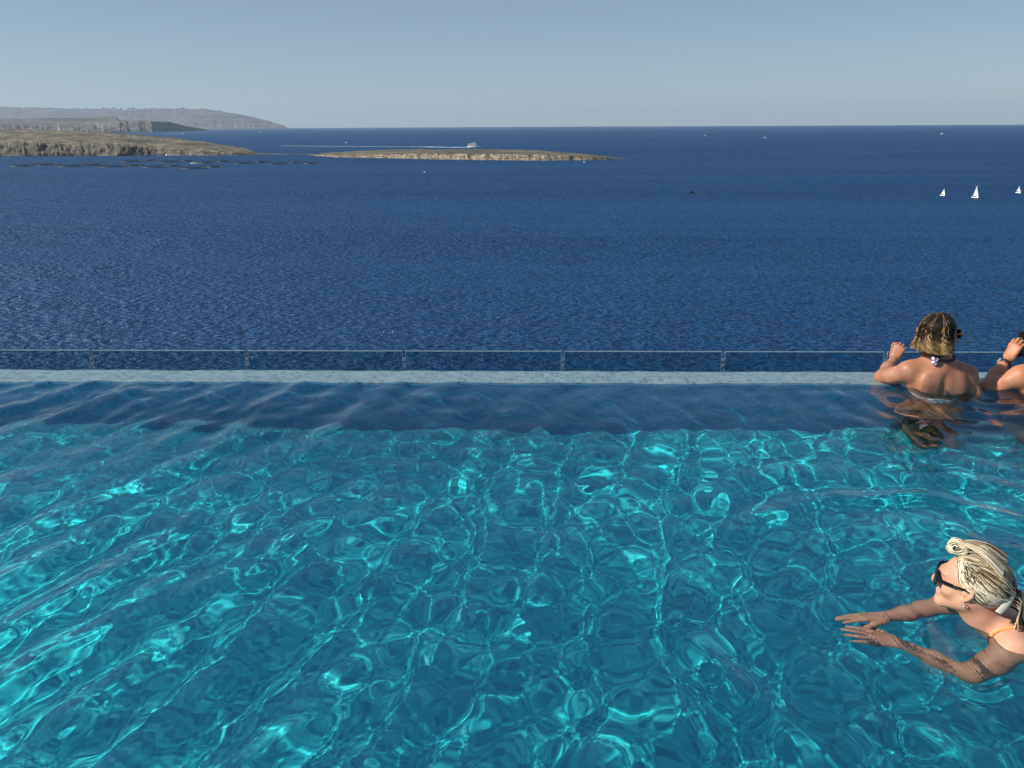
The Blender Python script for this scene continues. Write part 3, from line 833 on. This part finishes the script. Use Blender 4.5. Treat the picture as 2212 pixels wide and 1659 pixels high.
class Strands:
    def __init__(s): s.V = []; s.F = []; s.T = []
    def add(s, P, r, tone, n=5):
        """P path, r radii, tone per point"""
        P = np.array(P, float); m = len(P)
        D = np.gradient(P, axis=0); D /= np.linalg.norm(D, axis=1)[:, None] + 1e-9
        up = np.array((.3, .2, .93)); b = len(s.V)
        for i in range(m):
            a = np.cross(D[i], up); a /= np.linalg.norm(a) + 1e-9; c = np.cross(a, D[i])
            for k in range(n):
                q = 2 * math.pi * k / n
                s.V.append(P[i] + (a * math.cos(q) + c * math.sin(q)) * r[i]); s.T.append(tone[i])
        for i in range(m - 1):
            for k in range(n): s.F.append((b + i * n + k, b + i * n + (k + 1) % n, b + (i + 1) * n + (k + 1) % n, b + (i + 1) * n + k))
    def build(s, name, mat, parent):
        o = mesh(name, np.array(s.V), np.array(s.F, dtype=np.int32), mat, parent, True)
        a = o.data.attributes.new('tone', 'FLOAT', 'POINT'); a.data.foreach_set('value', np.array(s.T, np.float32)[:len(o.data.vertices)])
        return o
def set_tone(o, fn):
    n = len(o.data.vertices); c = np.zeros(n * 3, np.float32); o.data.vertices.foreach_get('co', c)
    a = o.data.attributes.new('tone', 'FLOAT', 'POINT'); a.data.foreach_set('value', fn(c.reshape(-1, 3)).astype(np.float32))
M_SHADE = plain('sunglass_plastic', (.010, .009, .009), .15, var=.05)
def sunglasses(T, parent, big=1.0):
    """T maps head space to world"""
    def rim(q):
        m = MB(); n = 28; V = []
        for ring, (rx, rz, dy) in enumerate(((.0255 * big, .0215 * big, .0), (.0275 * big, .0235 * big, .001), (.0275 * big, .0235 * big, .005), (.0255 * big, .0215 * big, .0055))):
            for k in range(n):
                a = 2 * math.pi * k / n; ca, sa = math.cos(a), math.sin(a)
                x = q * .034 + rx * np.sign(ca) * abs(ca) ** .75; z = .003 + rz * np.sign(sa) * abs(sa) ** .75
                y = .101 + dy - 3.2 * x * x
                V.append(T((x, y, z)))
        F = [(r * n + k, r * n + (k + 1) % n, ((r + 1) % 4) * n + (k + 1) % n, ((r + 1) % 4) * n + k) for r in range(4) for k in range(n)]
        F += [tuple(range(n - 1, -1, -1)), tuple(3 * n + k for k in range(n))]
        return m.add(V, F)
    root = mesh('sunglasses', *(lambda m: (m.V, m.F))(MB().tube([T((-.011, .1035, .012)), T((0, .106, .014)), T((.011, .1035, .012))], .0028)), M_SHADE, parent)
    for q in (-1, 1):
        rim(q).build('lens', M_SHADE, root, False)
        m = MB(); pts = [(q * .060, .093, .014), (q * .070, .082, .014), (q * .0775, .04, .013), (q * .079, .005, .014), (q * .078, -.016, .004)]
        for i in range(4):
            a, b_ = [np.array(p) for p in pts[i:i + 2]]; V = []
            for p in (a, b_):
                for dx, dz in ((-.0015, -.0055), (.0015, -.0055), (.0015, .0055), (-.0015, .0055)): V.append(T(p + np.array((dx, 0, dz * (1 if i < 2 else .6)))))
            m.add(V, [(0, 1, 5, 4), (1, 2, 6, 5), (2, 3, 7, 6), (3, 0, 4, 7), (0, 3, 2, 1), (4, 5, 6, 7)])
        m.build('temple', M_SHADE, root)
    return root
def catmull(P, n):
    P = np.array(P, float); out = []; m = len(P)
    for i in range(m - 1):
        a, b, c, d = P[max(i - 1, 0)], P[i], P[i + 1], P[min(i + 2, m - 1)]
        for k in range(n):
            u = k / n; out.append(.5 * ((2 * b) + (-a + c) * u + (2 * a - 5 * b + 4 * c - d) * u * u + (-a + 3 * b - 3 * c + d) * u ** 3))
    out.append(P[-1]); return np.array(out)

# =================================================================== woman at the pool edge, seen from behind
w1 = empty('person', (2.24, 4.11, -POOL_D))
tag(w1, 'woman seen from behind leaning on the pool edge, wavy dark-blonde bob, halter bikini', 'person')
def kid(o, root):
    o.parent = root; o.matrix_parent_inverse = Matrix.Translation(root.location).inverted(); return o
B = Field()
cx0 = 2.245
B.ell((cx0 + .005, 4.105, .0), (.150, .085, .150), k=.05)
B.ell((cx0 + .005, 4.10, .07), (.155, .070, .075), k=.06)
B.ell((cx0 + .005, 4.10, -.18), (.118, .078, .12), k=.07)
B.ell((cx0 + .005, 4.08, -.36), (.160, .098, .12), k=.07)
for q in (-1, 1):
    B.ell((cx0 + q * .075, 4.02, -.40), (.078, .07, .085), k=.05)
    B.chain([(cx0 + q * .085, 4.08, -.42), (cx0 + q * .07, 4.10, -.70)], [.088, .055], .05)
    B.chain([(cx0 + q * .07, 4.10, -.70), (cx0 + q * .06, 3.98, -.72), (cx0 + q * .04, 3.92, -.735)], [.052, .036, .028], .03)
    B.ell((cx0 + q * .075, 4.155, -.03), (.055, .045, .05), k=.03)
# left arm: shoulder -> elbow on the ledge -> raised forearm and loose fist
B.cone((cx0 - .03, 4.115, .16), (cx0 - .155, 4.12, .105), .038, .046, .05)
B.chain([(cx0 - .150, 4.12, .100), (cx0 - .198, 4.185, .050), (cx0 - .228, 4.255, .022)], [.050, .043, .037], .035)
B.chain([(cx0 - .226, 4.255, .020), (cx0 - .165, 4.335, .048), (cx0 - .100, 4.405, .082)], [.037, .034, .0235], .025)
# right arm: down the side, forearm laid along the ledge
B.cone((cx0 + .03, 4.115, .15), (cx0 + .160, 4.115, .085), .038, .046, .05)
B.chain([(cx0 + .165, 4.11, .085), (cx0 + .198, 4.085, -.03), (cx0 + .205, 4.08, -.14)], [.052, .046, .039], .035)
B.chain([(cx0 + .205, 4.085, -.135), (cx0 + .175, 4.16, -.03), (cx0 + .12, 4.245, .045)], [.038, .034, .024], .025)
# shoulder blades, spine groove, neck
B.ell((cx0 - .078, 4.040, .045), (.042, .020, .065), rot=frame((.25, -1, .1), (.22, 0, 1)), k=.035)
B.ell((cx0 + .090, 4.038, .035), (.042, .020, .065), rot=frame((-.25, -1, .1), (-.22, 0, 1)), k=.035)
B.cone((cx0 + .004, 4.010, .10), (cx0 + .004, 4.000, -.12), .010, .012, .03, True)
B.cone((cx0 + .05, 4.005, -.03), (cx0 + .035, 4.00, -.12), .006, .006, .03, True)
B.chain([(cx0 - .005, 4.105, .13), (cx0, 4.125, .23)], [.062, .052], .045)
HC = np.array((2.248, 4.145, .302)); HM = frame((.84, .54, -.05), (.02, .05, 1))
T1 = head(B, HC, HM)
hd = hand(B, (cx0 - .100, 4.405, .082), frame((.36, .25, .78), (-.5, -.85, .35)), (1.5, 1.55, 1.55, 1.5), .35, 1, .88, .02)
hand(B, (cx0 + .12, 4.245, .045), frame((-.75, .65, -.10), (0, .1, 1)), (.5, .5, .55, .6), .4, -1, .93, .06)
kid(field_mesh('body', B, .0042, M_SKIN1, None, 2), w1)
# bikini
M_BIK = (lambda t: (t.pbr(Base_Color=t.ramp(t.noise(t.vmap(), 60, 2, .5, .4), [(.40, (.62, .56, .62)), (.50, (.58, .52, .58)), (.56, (.10, .07, .16)), (.62, (.42, .16, .22)), (.70, (.65, .60, .64))], 'LINEAR'), Roughness=.8), t.m)[1])(NT('patterned_swim_fabric'))
M_CORD = plain('dark_swim_cord', (.03, .022, .04), .7)
arms1 = Field()
def torso_only(cx, w): return lambda G: np.abs(G[..., 0] - cx) - w
band = field_mesh('bikini_band', B, .0042, M_BIK, None, 1, post=lambda f, G: np.maximum(np.maximum(f - .0045, np.abs(G[..., 2] + .105 + .25 * np.abs(G[..., 0] - cx0) * .3) - .026), np.maximum(np.abs(G[..., 0] - cx0) - .152, -f - .004)))
kid(band, w1)
low = field_mesh('bikini_bottom', B, .006, M_CORD, None, 1, post=lambda f, G: np.maximum(np.maximum(f - .005, np.abs(G[..., 2] + .42) - .075), np.maximum(4.9 - 5.0 + 0 * f, -f - .006)))
kid(low, w1)
cord = on_surface(B, [(cx0 - .075, 4.16, .10), (cx0 - .075, 4.12, .18), (cx0 - .065, 4.07, .185), (cx0 - .035, 4.045, .185), (cx0, 4.04, .182), (cx0 + .035, 4.05, .180), (cx0 + .055, 4.08, .178), (cx0 + .065, 4.12, .17), (cx0 + .07, 4.16, .10)], .004)
kid(MB().tube(catmull(cord, 4), .007, 8).build('halter_cord', M_CORD, None, True), w1)
kn = MB(); g = np.random.default_rng(2)
kc = np.array((cx0 - .058, 4.052, .182))
for a, b_ in (((-.018, -.006, .018), (.0, -.004, .0)), ((.012, -.010, .012), (-.004, -.004, -.012)), ((-.014, -.008, -.014), (.006, -.006, .006)), ((.006, -.008, -.026), (.002, -.004, -.004))):
    kn.tube([kc + a, kc + (np.array(a) + b_) * .5 + (0, -.008, 0), kc + b_], [.008, .010, .007], 8)
kid(kn.build('halter_bow', M_BIK, None, True), w1)
kn = MB(); kc = on_surface(B, [(cx0 + .01, 4.0, -.005)], .008)[0]
for a, b_ in (((-.004, -.002, .022), (.0, -.002, -.014)), ((.006, -.004, .012), (.004, -.003, -.022))): kn.tube([kc + a, kc + b_], [.006, .008], 8)
kid(kn.build('tie_end', M_CORD, None, True), w1)
kid(sunglasses(T1, None, 1.12), w1)
# hair: cap plus wavy locks
Hf = Field()
e = lambda p, r, k=.02, rot=None: Hf.ell(T1(p), r, HM if rot is None else rot, k)
e((0, -.030, .036), (.083, .096, .090)); e((0, -.055, -.03), (.076, .066, .075)); e((0, -.06, -.085), (.070, .050, .050))
for q in (-1, 1): e((q * .058, -.022, -.03), (.026, .050, .075))
cap = field_mesh('hair', Hf, .005, M_HAIR1, None, 2); kid(cap, w1)
inv = HM.T
set_tone(cap, lambda C: np.clip(.04 + .3 * np.clip((HC[2] + .02 - C[:, 2]) / .14, 0, 1) + .1 * vnoise(C[:, 0] * 90, C[:, 1] * 90, 3), 0, 1))
hs = Strands(); g = np.random.default_rng(21)
for i in range(2000):
    th = g.uniform(-2.3, 1.6)                     # 0 = back of the head
    part = np.array((.02, .035, .122))
    ra = .080 + .010 * g.random(); n = 16; ph = g.random() * 6.28; fr = 5 + 3 * g.random(); wav = .006 + .007 * g.random()
    L = (.272 if abs(th) < 1.6 else .255) * (.86 + .18 * g.random())
    P = []; tone = []; rad = []; base = float(np.clip(1.1 * (vnoise(np.array([th * 15.0 + 40]), np.array([3.3]), 6)[0] - .5) + .42 + .6 * (g.random() - .5), 0, 1))
    for k in range(n):
        s_ = k / (n - 1); a = s_ * L
        phi = min(a / .098, 1.35)
        if phi < 1.35: rr = math.sin(phi); zz = math.cos(phi)
        else: rr = math.sin(1.35); zz = math.cos(1.35)
        x = math.sin(th) * rr * (ra + .003); y = -.030 - math.cos(th) * rr * (ra + .014); z = .036 + zz * (.088 + .006 * g.random() * 0)
        ex = max(a - .098 * 1.35, 0)
        z -= ex; fl = ex / .12
        x += math.sin(th) * .010 * fl ** 2 + wav * math.sin(fr * s_ * 3.1 + ph) * (s_ ** 1.5) * 1.6
        y += -math.cos(th) * .006 * fl + wav * math.cos(fr * s_ * 2.7 + ph) * (s_ ** 1.5) * 1.3
        if th > 1.0: x *= .93; y -= .012
        if s_ > .8: x += math.sin(th + .8) * .012 * (s_ - .8) * 5; z += .006 * (s_ - .8) * 5
        w_ = 1 - s_
        x = x * (1 - .0 * w_) ; P.append(T1((x, y, z)))
        tone.append(np.clip(.0 + .22 * base + 1.1 * max(0, s_ - .45) * (.6 + .7 * base) + (.40 if base > .86 else 0), 0, 1))
        rad.append((.0014 + .0006 * g.random()) * (1 - .75 * s_ ** 3))
    
    hs.add(P, rad, tone)
kid(hs.build('hair_locks', M_HAIR1, None), w1)

# =================================================================== person at the right edge, filming with a phone
w3 = empty('person', (2.86, 4.10, -POOL_D))
tag(w3, 'person cut off by the right edge, watch on the raised arm, holding up a phone', 'person')
C = Field(); cx3 = 2.865
C.ell((cx3, 4.105, -.01), (.165, .09, .155), k=.05); C.ell((cx3, 4.10, .06), (.165, .072, .075), k=.06)
C.ell((cx3, 4.10, -.18), (.135, .085, .12), k=.07); C.ell((cx3, 4.08, -.36), (.160, .10, .12), k=.07)
for q in (-1, 1):
    C.ell((cx3 + q * .075, 4.03, -.40), (.078, .07, .085), k=.05)
    C.chain([(cx3 + q * .085, 4.08, -.42), (cx3 + q * .10, 4.09, -.70)], [.088, .055], .05)
    C.chain([(cx3 + q * .10, 4.09, -.70), (cx3 + q * .10, 3.76, -.71), (cx3 + q * .09, 3.66, -.73)], [.052, .036, .028], .03)
    C.cone((cx3 + q * .03, 4.115, .14), (cx3 + q * .160, 4.115, .075), .040, .048, .05)
C.chain([(cx3 - .165, 4.11, .072), (cx3 - .250, 4.14, .005), (cx3 - .300, 4.165, -.012)], [.055, .046, .040], .035)
C.chain([(cx3 - .300, 4.165, -.010), (cx3 - .215, 4.24, .045), (cx3 - .118, 4.31, .112)], [.039, .036, .0245], .025)
C.chain([(cx3 + .165, 4.11, .072), (cx3 + .26, 4.15, .0), (cx3 + .30, 4.17, -.01)], [.055, .046, .040], .035)
C.chain([(cx3 + .30, 4.17, -.01), (cx3 + .20, 4.25, .06), (cx3 + .10, 4.32, .135)], [.039, .036, .0245], .025)
C.chain([(cx3, 4.105, .12), (cx3, 4.125, .22)], [.064, .054], .045)
HC3 = np.array((cx3, 4.150, .300)); HM3 = frame((.0, 1, -.05), (0, .05, 1)); T3 = head(C, HC3, HM3)
hand(C, (cx3 - .118, 4.31, .112), frame((.42, .22, .88), (-.70, -.40, .45)), (.75, .75, .8, .8), .25, 1, .98, .05)
hand(C, (cx3 + .10, 4.32, .135), frame((-.35, .22, .90), (.8, -.40, .3)), (.8, .8, .85, .85), .25, -1, .98, .05)
kid(field_mesh('body', C, .0045, M_SKIN3, None, 2), w3)
tr = field_mesh('swim_shorts', C, .006, plain('navy_swim_cloth', (.03, .05, .12), .8), None, 1, post=lambda f, G: np.maximum(np.maximum(f - .006, np.abs(G[..., 2] + .42) - .12), -f - .006)); kid(tr, w3)
# watch
wc = np.array((cx3 - .150, 4.288, .089)); ax_ = np.array((.097, .07, .067)); ax_ /= np.linalg.norm(ax_)
u_ = np.cross(ax_, (0, 0, 1)); u_ /= np.linalg.norm(u_); v_ = np.cross(u_, ax_)
V = []; n = 24
for dx, rr in ((-.010, .0315), (-.010, .0345), (.010, .0335), (.010, .0300)):
    for k in range(n):
        a = 2 * math.pi * k / n; V.append(wc + ax_ * dx + (u_ * math.cos(a) + v_ * math.sin(a)) * rr)
F_ = [(r * n + k, r * n + (k + 1) % n, ((r + 1) % 4) * n + (k + 1) % n, ((r + 1) % 4) * n + k) for r in range(4) for k in range(n)]
wt_ = tag(mesh('wristwatch', V, F_, plain('black_watch_strap', (.012, .012, .014), .5), None, True), 'wristwatch with a black strap and pale case on the raised forearm', 'watch')
fd = -u_ * .75 * -1; fd = (v_ * .55 - u_ * .83); fd /= np.linalg.norm(fd); side_ = np.cross(ax_, fd)
def disc(c, r0, h0, n=20):
    V = []; 
    for hh in (0, h0):
        for k in range(n):
            a = 2 * math.pi * k / n; V.append(c + fd * hh + (ax_ * math.cos(a) + side_ * math.sin(a)) * r0)
    return V, [tuple(range(n - 1, -1, -1)), tuple(range(n, 2 * n))] + [(k, (k + 1) % n, n + (k + 1) % n, n + k) for k in range(n)]
mesh('watch_case', *disc(wc + fd * .031, .0165, .009), plain('silver_case', (.7, .7, .7), .3, .7), wt_)
mesh('watch_face', *disc(wc + fd * .0402, .0135, .0006), plain('watch_face_dark', (.03, .03, .035), .2), wt_)
# phone, held upright in front of the face
ph = MB(); pc = np.array((cx3 + .004, 4.395, .180)); 
ph.box(-.037, .037, -.004, .004, -.075, .075)
pho = ph.build('phone', plain('phone_body_black', (.012, .012, .013), .25), None); pho.location = pc; pho.rotation_euler = (R(-6), 0, R(4))
bv = pho.modifiers.new('bevel', 'BEVEL'); bv.width = .003; bv.segments = 3
tag(pho, 'black phone held up above the pool edge by the person at right', 'phone')
sc = MB().box(-.0345, .0345, -.0046, -.0042, -.071, .071).build('screen', plain('phone_screen', (.02, .025, .03), .08), pho)
H3 = Field(); H3.ell(T3((0, -.026, .038)), (.081, .096, .090), HM3, .02); H3.ell(T3((0, -.055, -.02)), (.074, .062, .07), HM3, .02)
cap3 = field_mesh('hair', H3, .006, M_HAIR3, None, 2); kid(cap3, w3); set_tone(cap3, lambda C_: .2 + .5 * vnoise(C_[:, 0] * 120, C_[:, 2] * 30, 4))

# =================================================================== swimmer
w2 = empty('person', (1.33, 1.97, 0))
tag(w2, 'woman swimming breaststroke, blonde hair in a pale clip, black sunglasses, orange strap', 'person')
D2 = Field()
HC2 = np.array((1.284, 1.992, .138)); HM2 = frame((-.80, .58, .03), (.03, -.04, 1)); T2 = head(D2, HC2, HM2, 1.0)
D2.chain([T2((0, -.025, -.055)), (1.330, 1.972, .035), (1.368, 1.965, -.015)], [.056, .052, .062], .04)
# trunk runs to the right, sloping down
D2.ell((1.52, 1.975, -.085), (.165, .150, .085), rot=frame((0, 1, 0), (.22, 0, 1)), k=.06)
D2.ell((1.44, 1.97, -.045), (.085, .160, .062), rot=frame((0, 1, 0), (.25, 0, 1)), k=.06)
D2.ell((1.72, 1.98, -.15), (.15, .118, .075), rot=frame((0, 1, 0), (.25, 0, 1)), k=.08)
D2.ell((1.90, 1.985, -.20), (.13, .160, .098), rot=frame((0, 1, 0), (.2, 0, 1)), k=.08)
for q in (-1, 1):
    D2.chain([(1.93, 1.985 + q * .085, -.21), (2.13, 1.985 + q * .15, -.26), (2.32, 1.985 + q * .17, -.27)], [.088, .070, .052], .05)
    D2.chain([(2.32, 1.985 + q * .17, -.27), (2.48, 1.985 + q * .14, -.22), (2.66, 1.985 + q * .12, -.20)], [.050, .048, .030], .03)
    D2.chain([(2.66, 1.985 + q * .12, -.20), (2.70, 1.985 + q * .12, -.21), (2.83, 1.985 + q * .13, -.20)], [.030, .032, .014], .02)
    D2.ell((1.50, 1.97 + q * .07, -.155), (.055, .055, .045), k=.03)
# near (left) arm
D2.cone((1.40, 1.93, -.012), (1.385, 1.855, -.030), .046, .050, .05)
D2.chain([(1.380, 1.852, -.032), (1.300, 1.812, -.085), (1.205, 1.780, -.128)], [.050, .044, .037], .035)
D2.chain([(1.205, 1.780, -.128), (1.120, 1.830, -.096), (1.025, 1.885, -.060)], [.037, .035, .024], .025)
hand(D2, (1.025, 1.885, -.060), frame((-.93, .30, .14), (.10, -.30, 1)), (.16, .11, .14, .20), .7, -1, .98, .03)
# far (right) arm, flat under the surface
D2.cone((1.40, 2.01, -.015), (1.375, 2.085, -.035), .046, .050, .05)
D2.chain([(1.375, 2.088, -.035), (1.29, 2.100, -.045), (1.20, 2.085, -.060)], [.048, .042, .036], .035)
D2.chain([(1.20, 2.085, -.060), (1.12, 2.048, -.050), (1.035, 2.018, -.036)], [.036, .033, .0225], .025)
hand(D2, (1.035, 2.018, -.036), frame((-.98, -.06, .05), (-.02, .42, .87)), (.12, .08, .10, .14), .30, 1, .98, .015)
kid(field_mesh('body', D2, .0042, M_SKIN2, None, 2), w2)
M_ORANGE = plain('orange_swim_fabric', (.85, .30, .10), .7)
st_ = on_surface(D2, [(1.335, 1.905, -.12), (1.345, 1.895, -.06), (1.365, 1.890, -.01), (1.40, 1.888, .03), (1.44, 1.892, .04), (1.49, 1.905, .03), (1.55, 1.93, .01), (1.62, 1.96, -.03)], .003)
m = MB().tube(catmull(st_, 4), .0065, 8)
st_ = on_surface(D2, [(1.345, 2.045, -.06), (1.365, 2.050, -.01), (1.40, 2.052, .03), (1.44, 2.048, .04), (1.49, 2.035, .03), (1.55, 2.01, .01), (1.62, 1.98, -.03)], .003)
kid(m.build('bikini_strap', M_ORANGE, None, True), w2)
kid(MB().tube(catmull(st_, 4), .0065, 8).build('bikini_strap', M_ORANGE, None, True), w2)
bb = field_mesh('bikini_band', D2, .005, M_ORANGE, None, 1, post=lambda f, G: np.maximum(np.maximum(f - .005, np.abs(G[..., 0] - 1.60 + .25 * G[..., 2]) - .03), -f - .005)); kid(bb, w2)
bb = field_mesh('bikini_bottom', D2, .006, M_ORANGE, None, 1, post=lambda f, G: np.maximum(np.maximum(f - .005, np.abs(G[..., 0] - 1.92) - .085), -f - .006)); kid(bb, w2)
kid(sunglasses(T2, None, 1.1), w2)
# earring
ec = T2((.082, -.002, -.040)); V = []; er = MB().tube([ec + HM2 @ (np.array((0, .006 * math.cos(a), .006 * math.sin(a)))) for a in np.linspace(0, 6.283, 14)], .0016, 6).tube([ec + HM2 @ np.array((0, 0, -.009)), ec + HM2 @ np.array((0, 0, -.012))], .0032, 8)
er2 = MB(); ec2 = T2((-.082, -.002, -.040)); er2.tube([ec2 + HM2 @ (np.array((0, .006 * math.cos(a), .006 * math.sin(a)))) for a in np.linspace(0, 6.283, 14)], .0016, 6)
M_SILV = plain('silver', (.8, .8, .78), .25, .9)
kid(er.build('earring', M_SILV, None, True), w2); kid(er2.build('earring', M_SILV, None, True), w2)
# hair: cap, swept-back locks, top knot loop, clip, tail
Hf = Field()
e = lambda p, r, k=.02: Hf.ell(T2(p), r, HM2, k)
e((0, -.030, .040), (.074, .087, .078)); e((0, -.060, .006), (.060, .054, .050)); e((0, .016, .080), (.048, .036, .026), .02)
cap = field_mesh('hair', Hf, .005, M_HAIR2, None, 2); kid(cap, w2)
set_tone(cap, lambda C_: .36 + .2 * vnoise(C_[:, 0] * 60, C_[:, 2] * 60, 5))
hs = Strands(); g = np.random.default_rng(31)
clipL = np.array((.0, -.108, -.018))
for i in range(2600):
    # hairline point -> along the scalp -> gathered at the clip at the back
    th = g.uniform(-1.0, 1.0); q = 1 if th > 0 else -1; u = abs(th) ** .72
    if u < .45:   # top
        s0 = np.array((q * u / .45 * .052, .058 - .05 * (u / .45) ** 2 - .02 * g.random(), .098 - .012 * (u / .45)))
    else:
        v = (u - .45) / .55
        if v < .6: s0 = np.array((q * (.052 + .026 * math.sin(v / .6 * 1.57)), .040 - .055 * v / .6 + .007 * g.normal(), .090 - .048 * v / .6))
        else: w_ = (v - .6) / .4; s0 = np.array((q * (.074 - .020 * w_), -.040 - .022 * w_ + .006 * g.normal(), .028 - .108 * w_))
    e0 = clipL + np.array((q * .012, .01, 0)) + g.normal(size=3) * (.012, .006, .014)
    n = 14; P = []; tone = []; rad = []; base = float(np.clip(1.5 * (vnoise(np.array([th * 16.0 + 40]), np.array([1.3]), 8)[0] - .5) + .58 + .35 * (g.random() - .5), 0, 1)); lift = .004 + .005 * g.random(); ph = g.random() * 6.28
    for k in range(n):
        s_ = k / (n - 1); p = s0 * (1 - s_) + e0 * s_
        c_ = np.array((0, -.034, .036)); d_ = (p - c_) / (.080, .094, .087); m_ = np.linalg.norm(d_) + 1e-6
        tgt = c_ + d_ / m_ * np.array((.077 + lift, .091 + lift, .085 + lift)); p = tgt
        p = p + np.array((0, 0, -.010 * math.sin(s_ * 3.14))) * (u > .4) * .4 + .0015 * np.sin(ph + s_ * 9 + np.arange(3))
        P.append(T2(p)); tone.append(np.clip(-.02 + 1.0 * base + .12 * math.sin(s_ * 5 + ph) - (.25 if g.random() < .04 else 0), 0, 1)); rad.append(.0009 + .0003 * base)
    hs.add(P, rad, tone)
# knot on top front: a rolled loop
for i in range(200):
    a0 = g.uniform(0, 6.28); off = g.normal() * .010; base = g.random(); n = 20; P = []
    rr = .019 + g.normal() * .0038
    for k in range(n):
        a = a0 + 4.6 * k / (n - 1)
        P.append(T2((off + .004 * math.sin(a * 2), .058 + rr * math.cos(a) * 1.15, .122 + rr * math.sin(a) * .85)))
    hs.add(P, [.0017] * n, [float(np.clip(.25 + .75 * base, 0, 1))] * n)
for i in range(170):   # sweep from the knot to the crown
    base = g.random(); o_ = g.normal() * .014; P = catmull([T2((o_ * .5, .046, .142)), T2((o_, .015, .140 + g.random() * .006)), T2((o_ * 1.6, -.03, .134)), T2((o_ * 2.2, -.085, .098))], 4)
    hs.add(P, [.0017] * len(P), [.15 + .75 * base] * len(P))
for i in range(110):  # tail below the clip
    base = g.random(); o_ = g.normal(size=2) * .011
    P = catmull([T2((.0 + o_[0], -.112, .0 + o_[1])), T2((.006 + o_[0], -.145 - .008 * base, -.012 + o_[1])), T2((o_[0], -.165 + .01 * base, -.060)), T2((o_[0] * 1.5, -.160 + .012 * g.normal(), -.108)), T2((o_[0] * 2, -.150 + .015 * g.normal(), -.150 - .02 * base))], 4)
    hs.add(P, list(np.linspace(.0026, .0012, len(P))), [.05 + .6 * base] * len(P))
for i in range(26):   # flyaways
    a = g.uniform(-1.1, 1.1); P = catmull([T2((.07 * math.sin(a), -.04, .036 + .09 * math.cos(a))), T2((.085 * math.sin(a), -.02 + .03 * g.random(), .04 + .105 * math.cos(a))), T2((.09 * math.sin(a), .01 + .04 * g.random(), .04 + .098 * math.cos(a)))], 4)
    hs.add(P, [.0006] * len(P), [.85] * len(P), 4)
kid(hs.build('hair_locks', M_HAIR2, None), w2)
# claw clip: curved pale plate with teeth
M_CLIP = plain('pale_clip_plastic', (.52, .50, .42), .25, var=.06)
V = []; F_ = []; nu, nv = 10, 8
for layer in (0, 1):
    for i in range(nu):
        for j in range(nv):
            u = i / (nu - 1) - .5; v = j / (nv - 1) - .5
            wv = .036 * (1 - .30 * abs(u) ** 2 * 2)
            la = np.array((.43, -.25, .866)); wa = np.array((.745, -.433, -.5)); na = np.array((-.5, -.866, 0))
            p = np.array((-.034, -.112, -.006)) + la * u * .088 + wa * v * wv + na * (.018 * math.cos(v * 2.4) - .004 - .03 * u * u + .003 * layer)
            V.append(T2(p))
m_ = nu * nv
for i in range(nu - 1):
    for j in range(nv - 1):
        a = i * nv + j; F_.append((a, a + 1, a + nv + 1, a + nv)); F_.append((m_ + a + nv, m_ + a + nv + 1, m_ + a + 1, m_ + a))
for i in range(nu - 1):
    for j in (0, nv - 1): a = i * nv + j; F_.append((a, a + nv, m_ + a + nv, m_ + a))
for j in range(nv - 1):
    for i in (0, nu - 1): a = i * nv + j; F_.append((a, a + 1, m_ + a + 1, m_ + a))
cl = mesh('hair_clip', V, F_, M_CLIP, None, True); kid(cl, w2)
mm = MB()
for k in range(5):
    u = (k - 2) * .018; c_ = np.array((-.034, -.112, -.006)) + np.array((.43, -.25, .866)) * u; wa = np.array((.745, -.433, -.5)); mm.tube([T2(c_ + wa * .018), T2(c_ + wa * .026 + (0, .006, 0)), T2(c_ + wa * .024 + (0, .024, 0))], [.003, .0026, .0014], 6)
o = mm.build('clip_teeth', M_CLIP, None, True); kid(o, w2)

w2.scale = (.86, .86, .86)
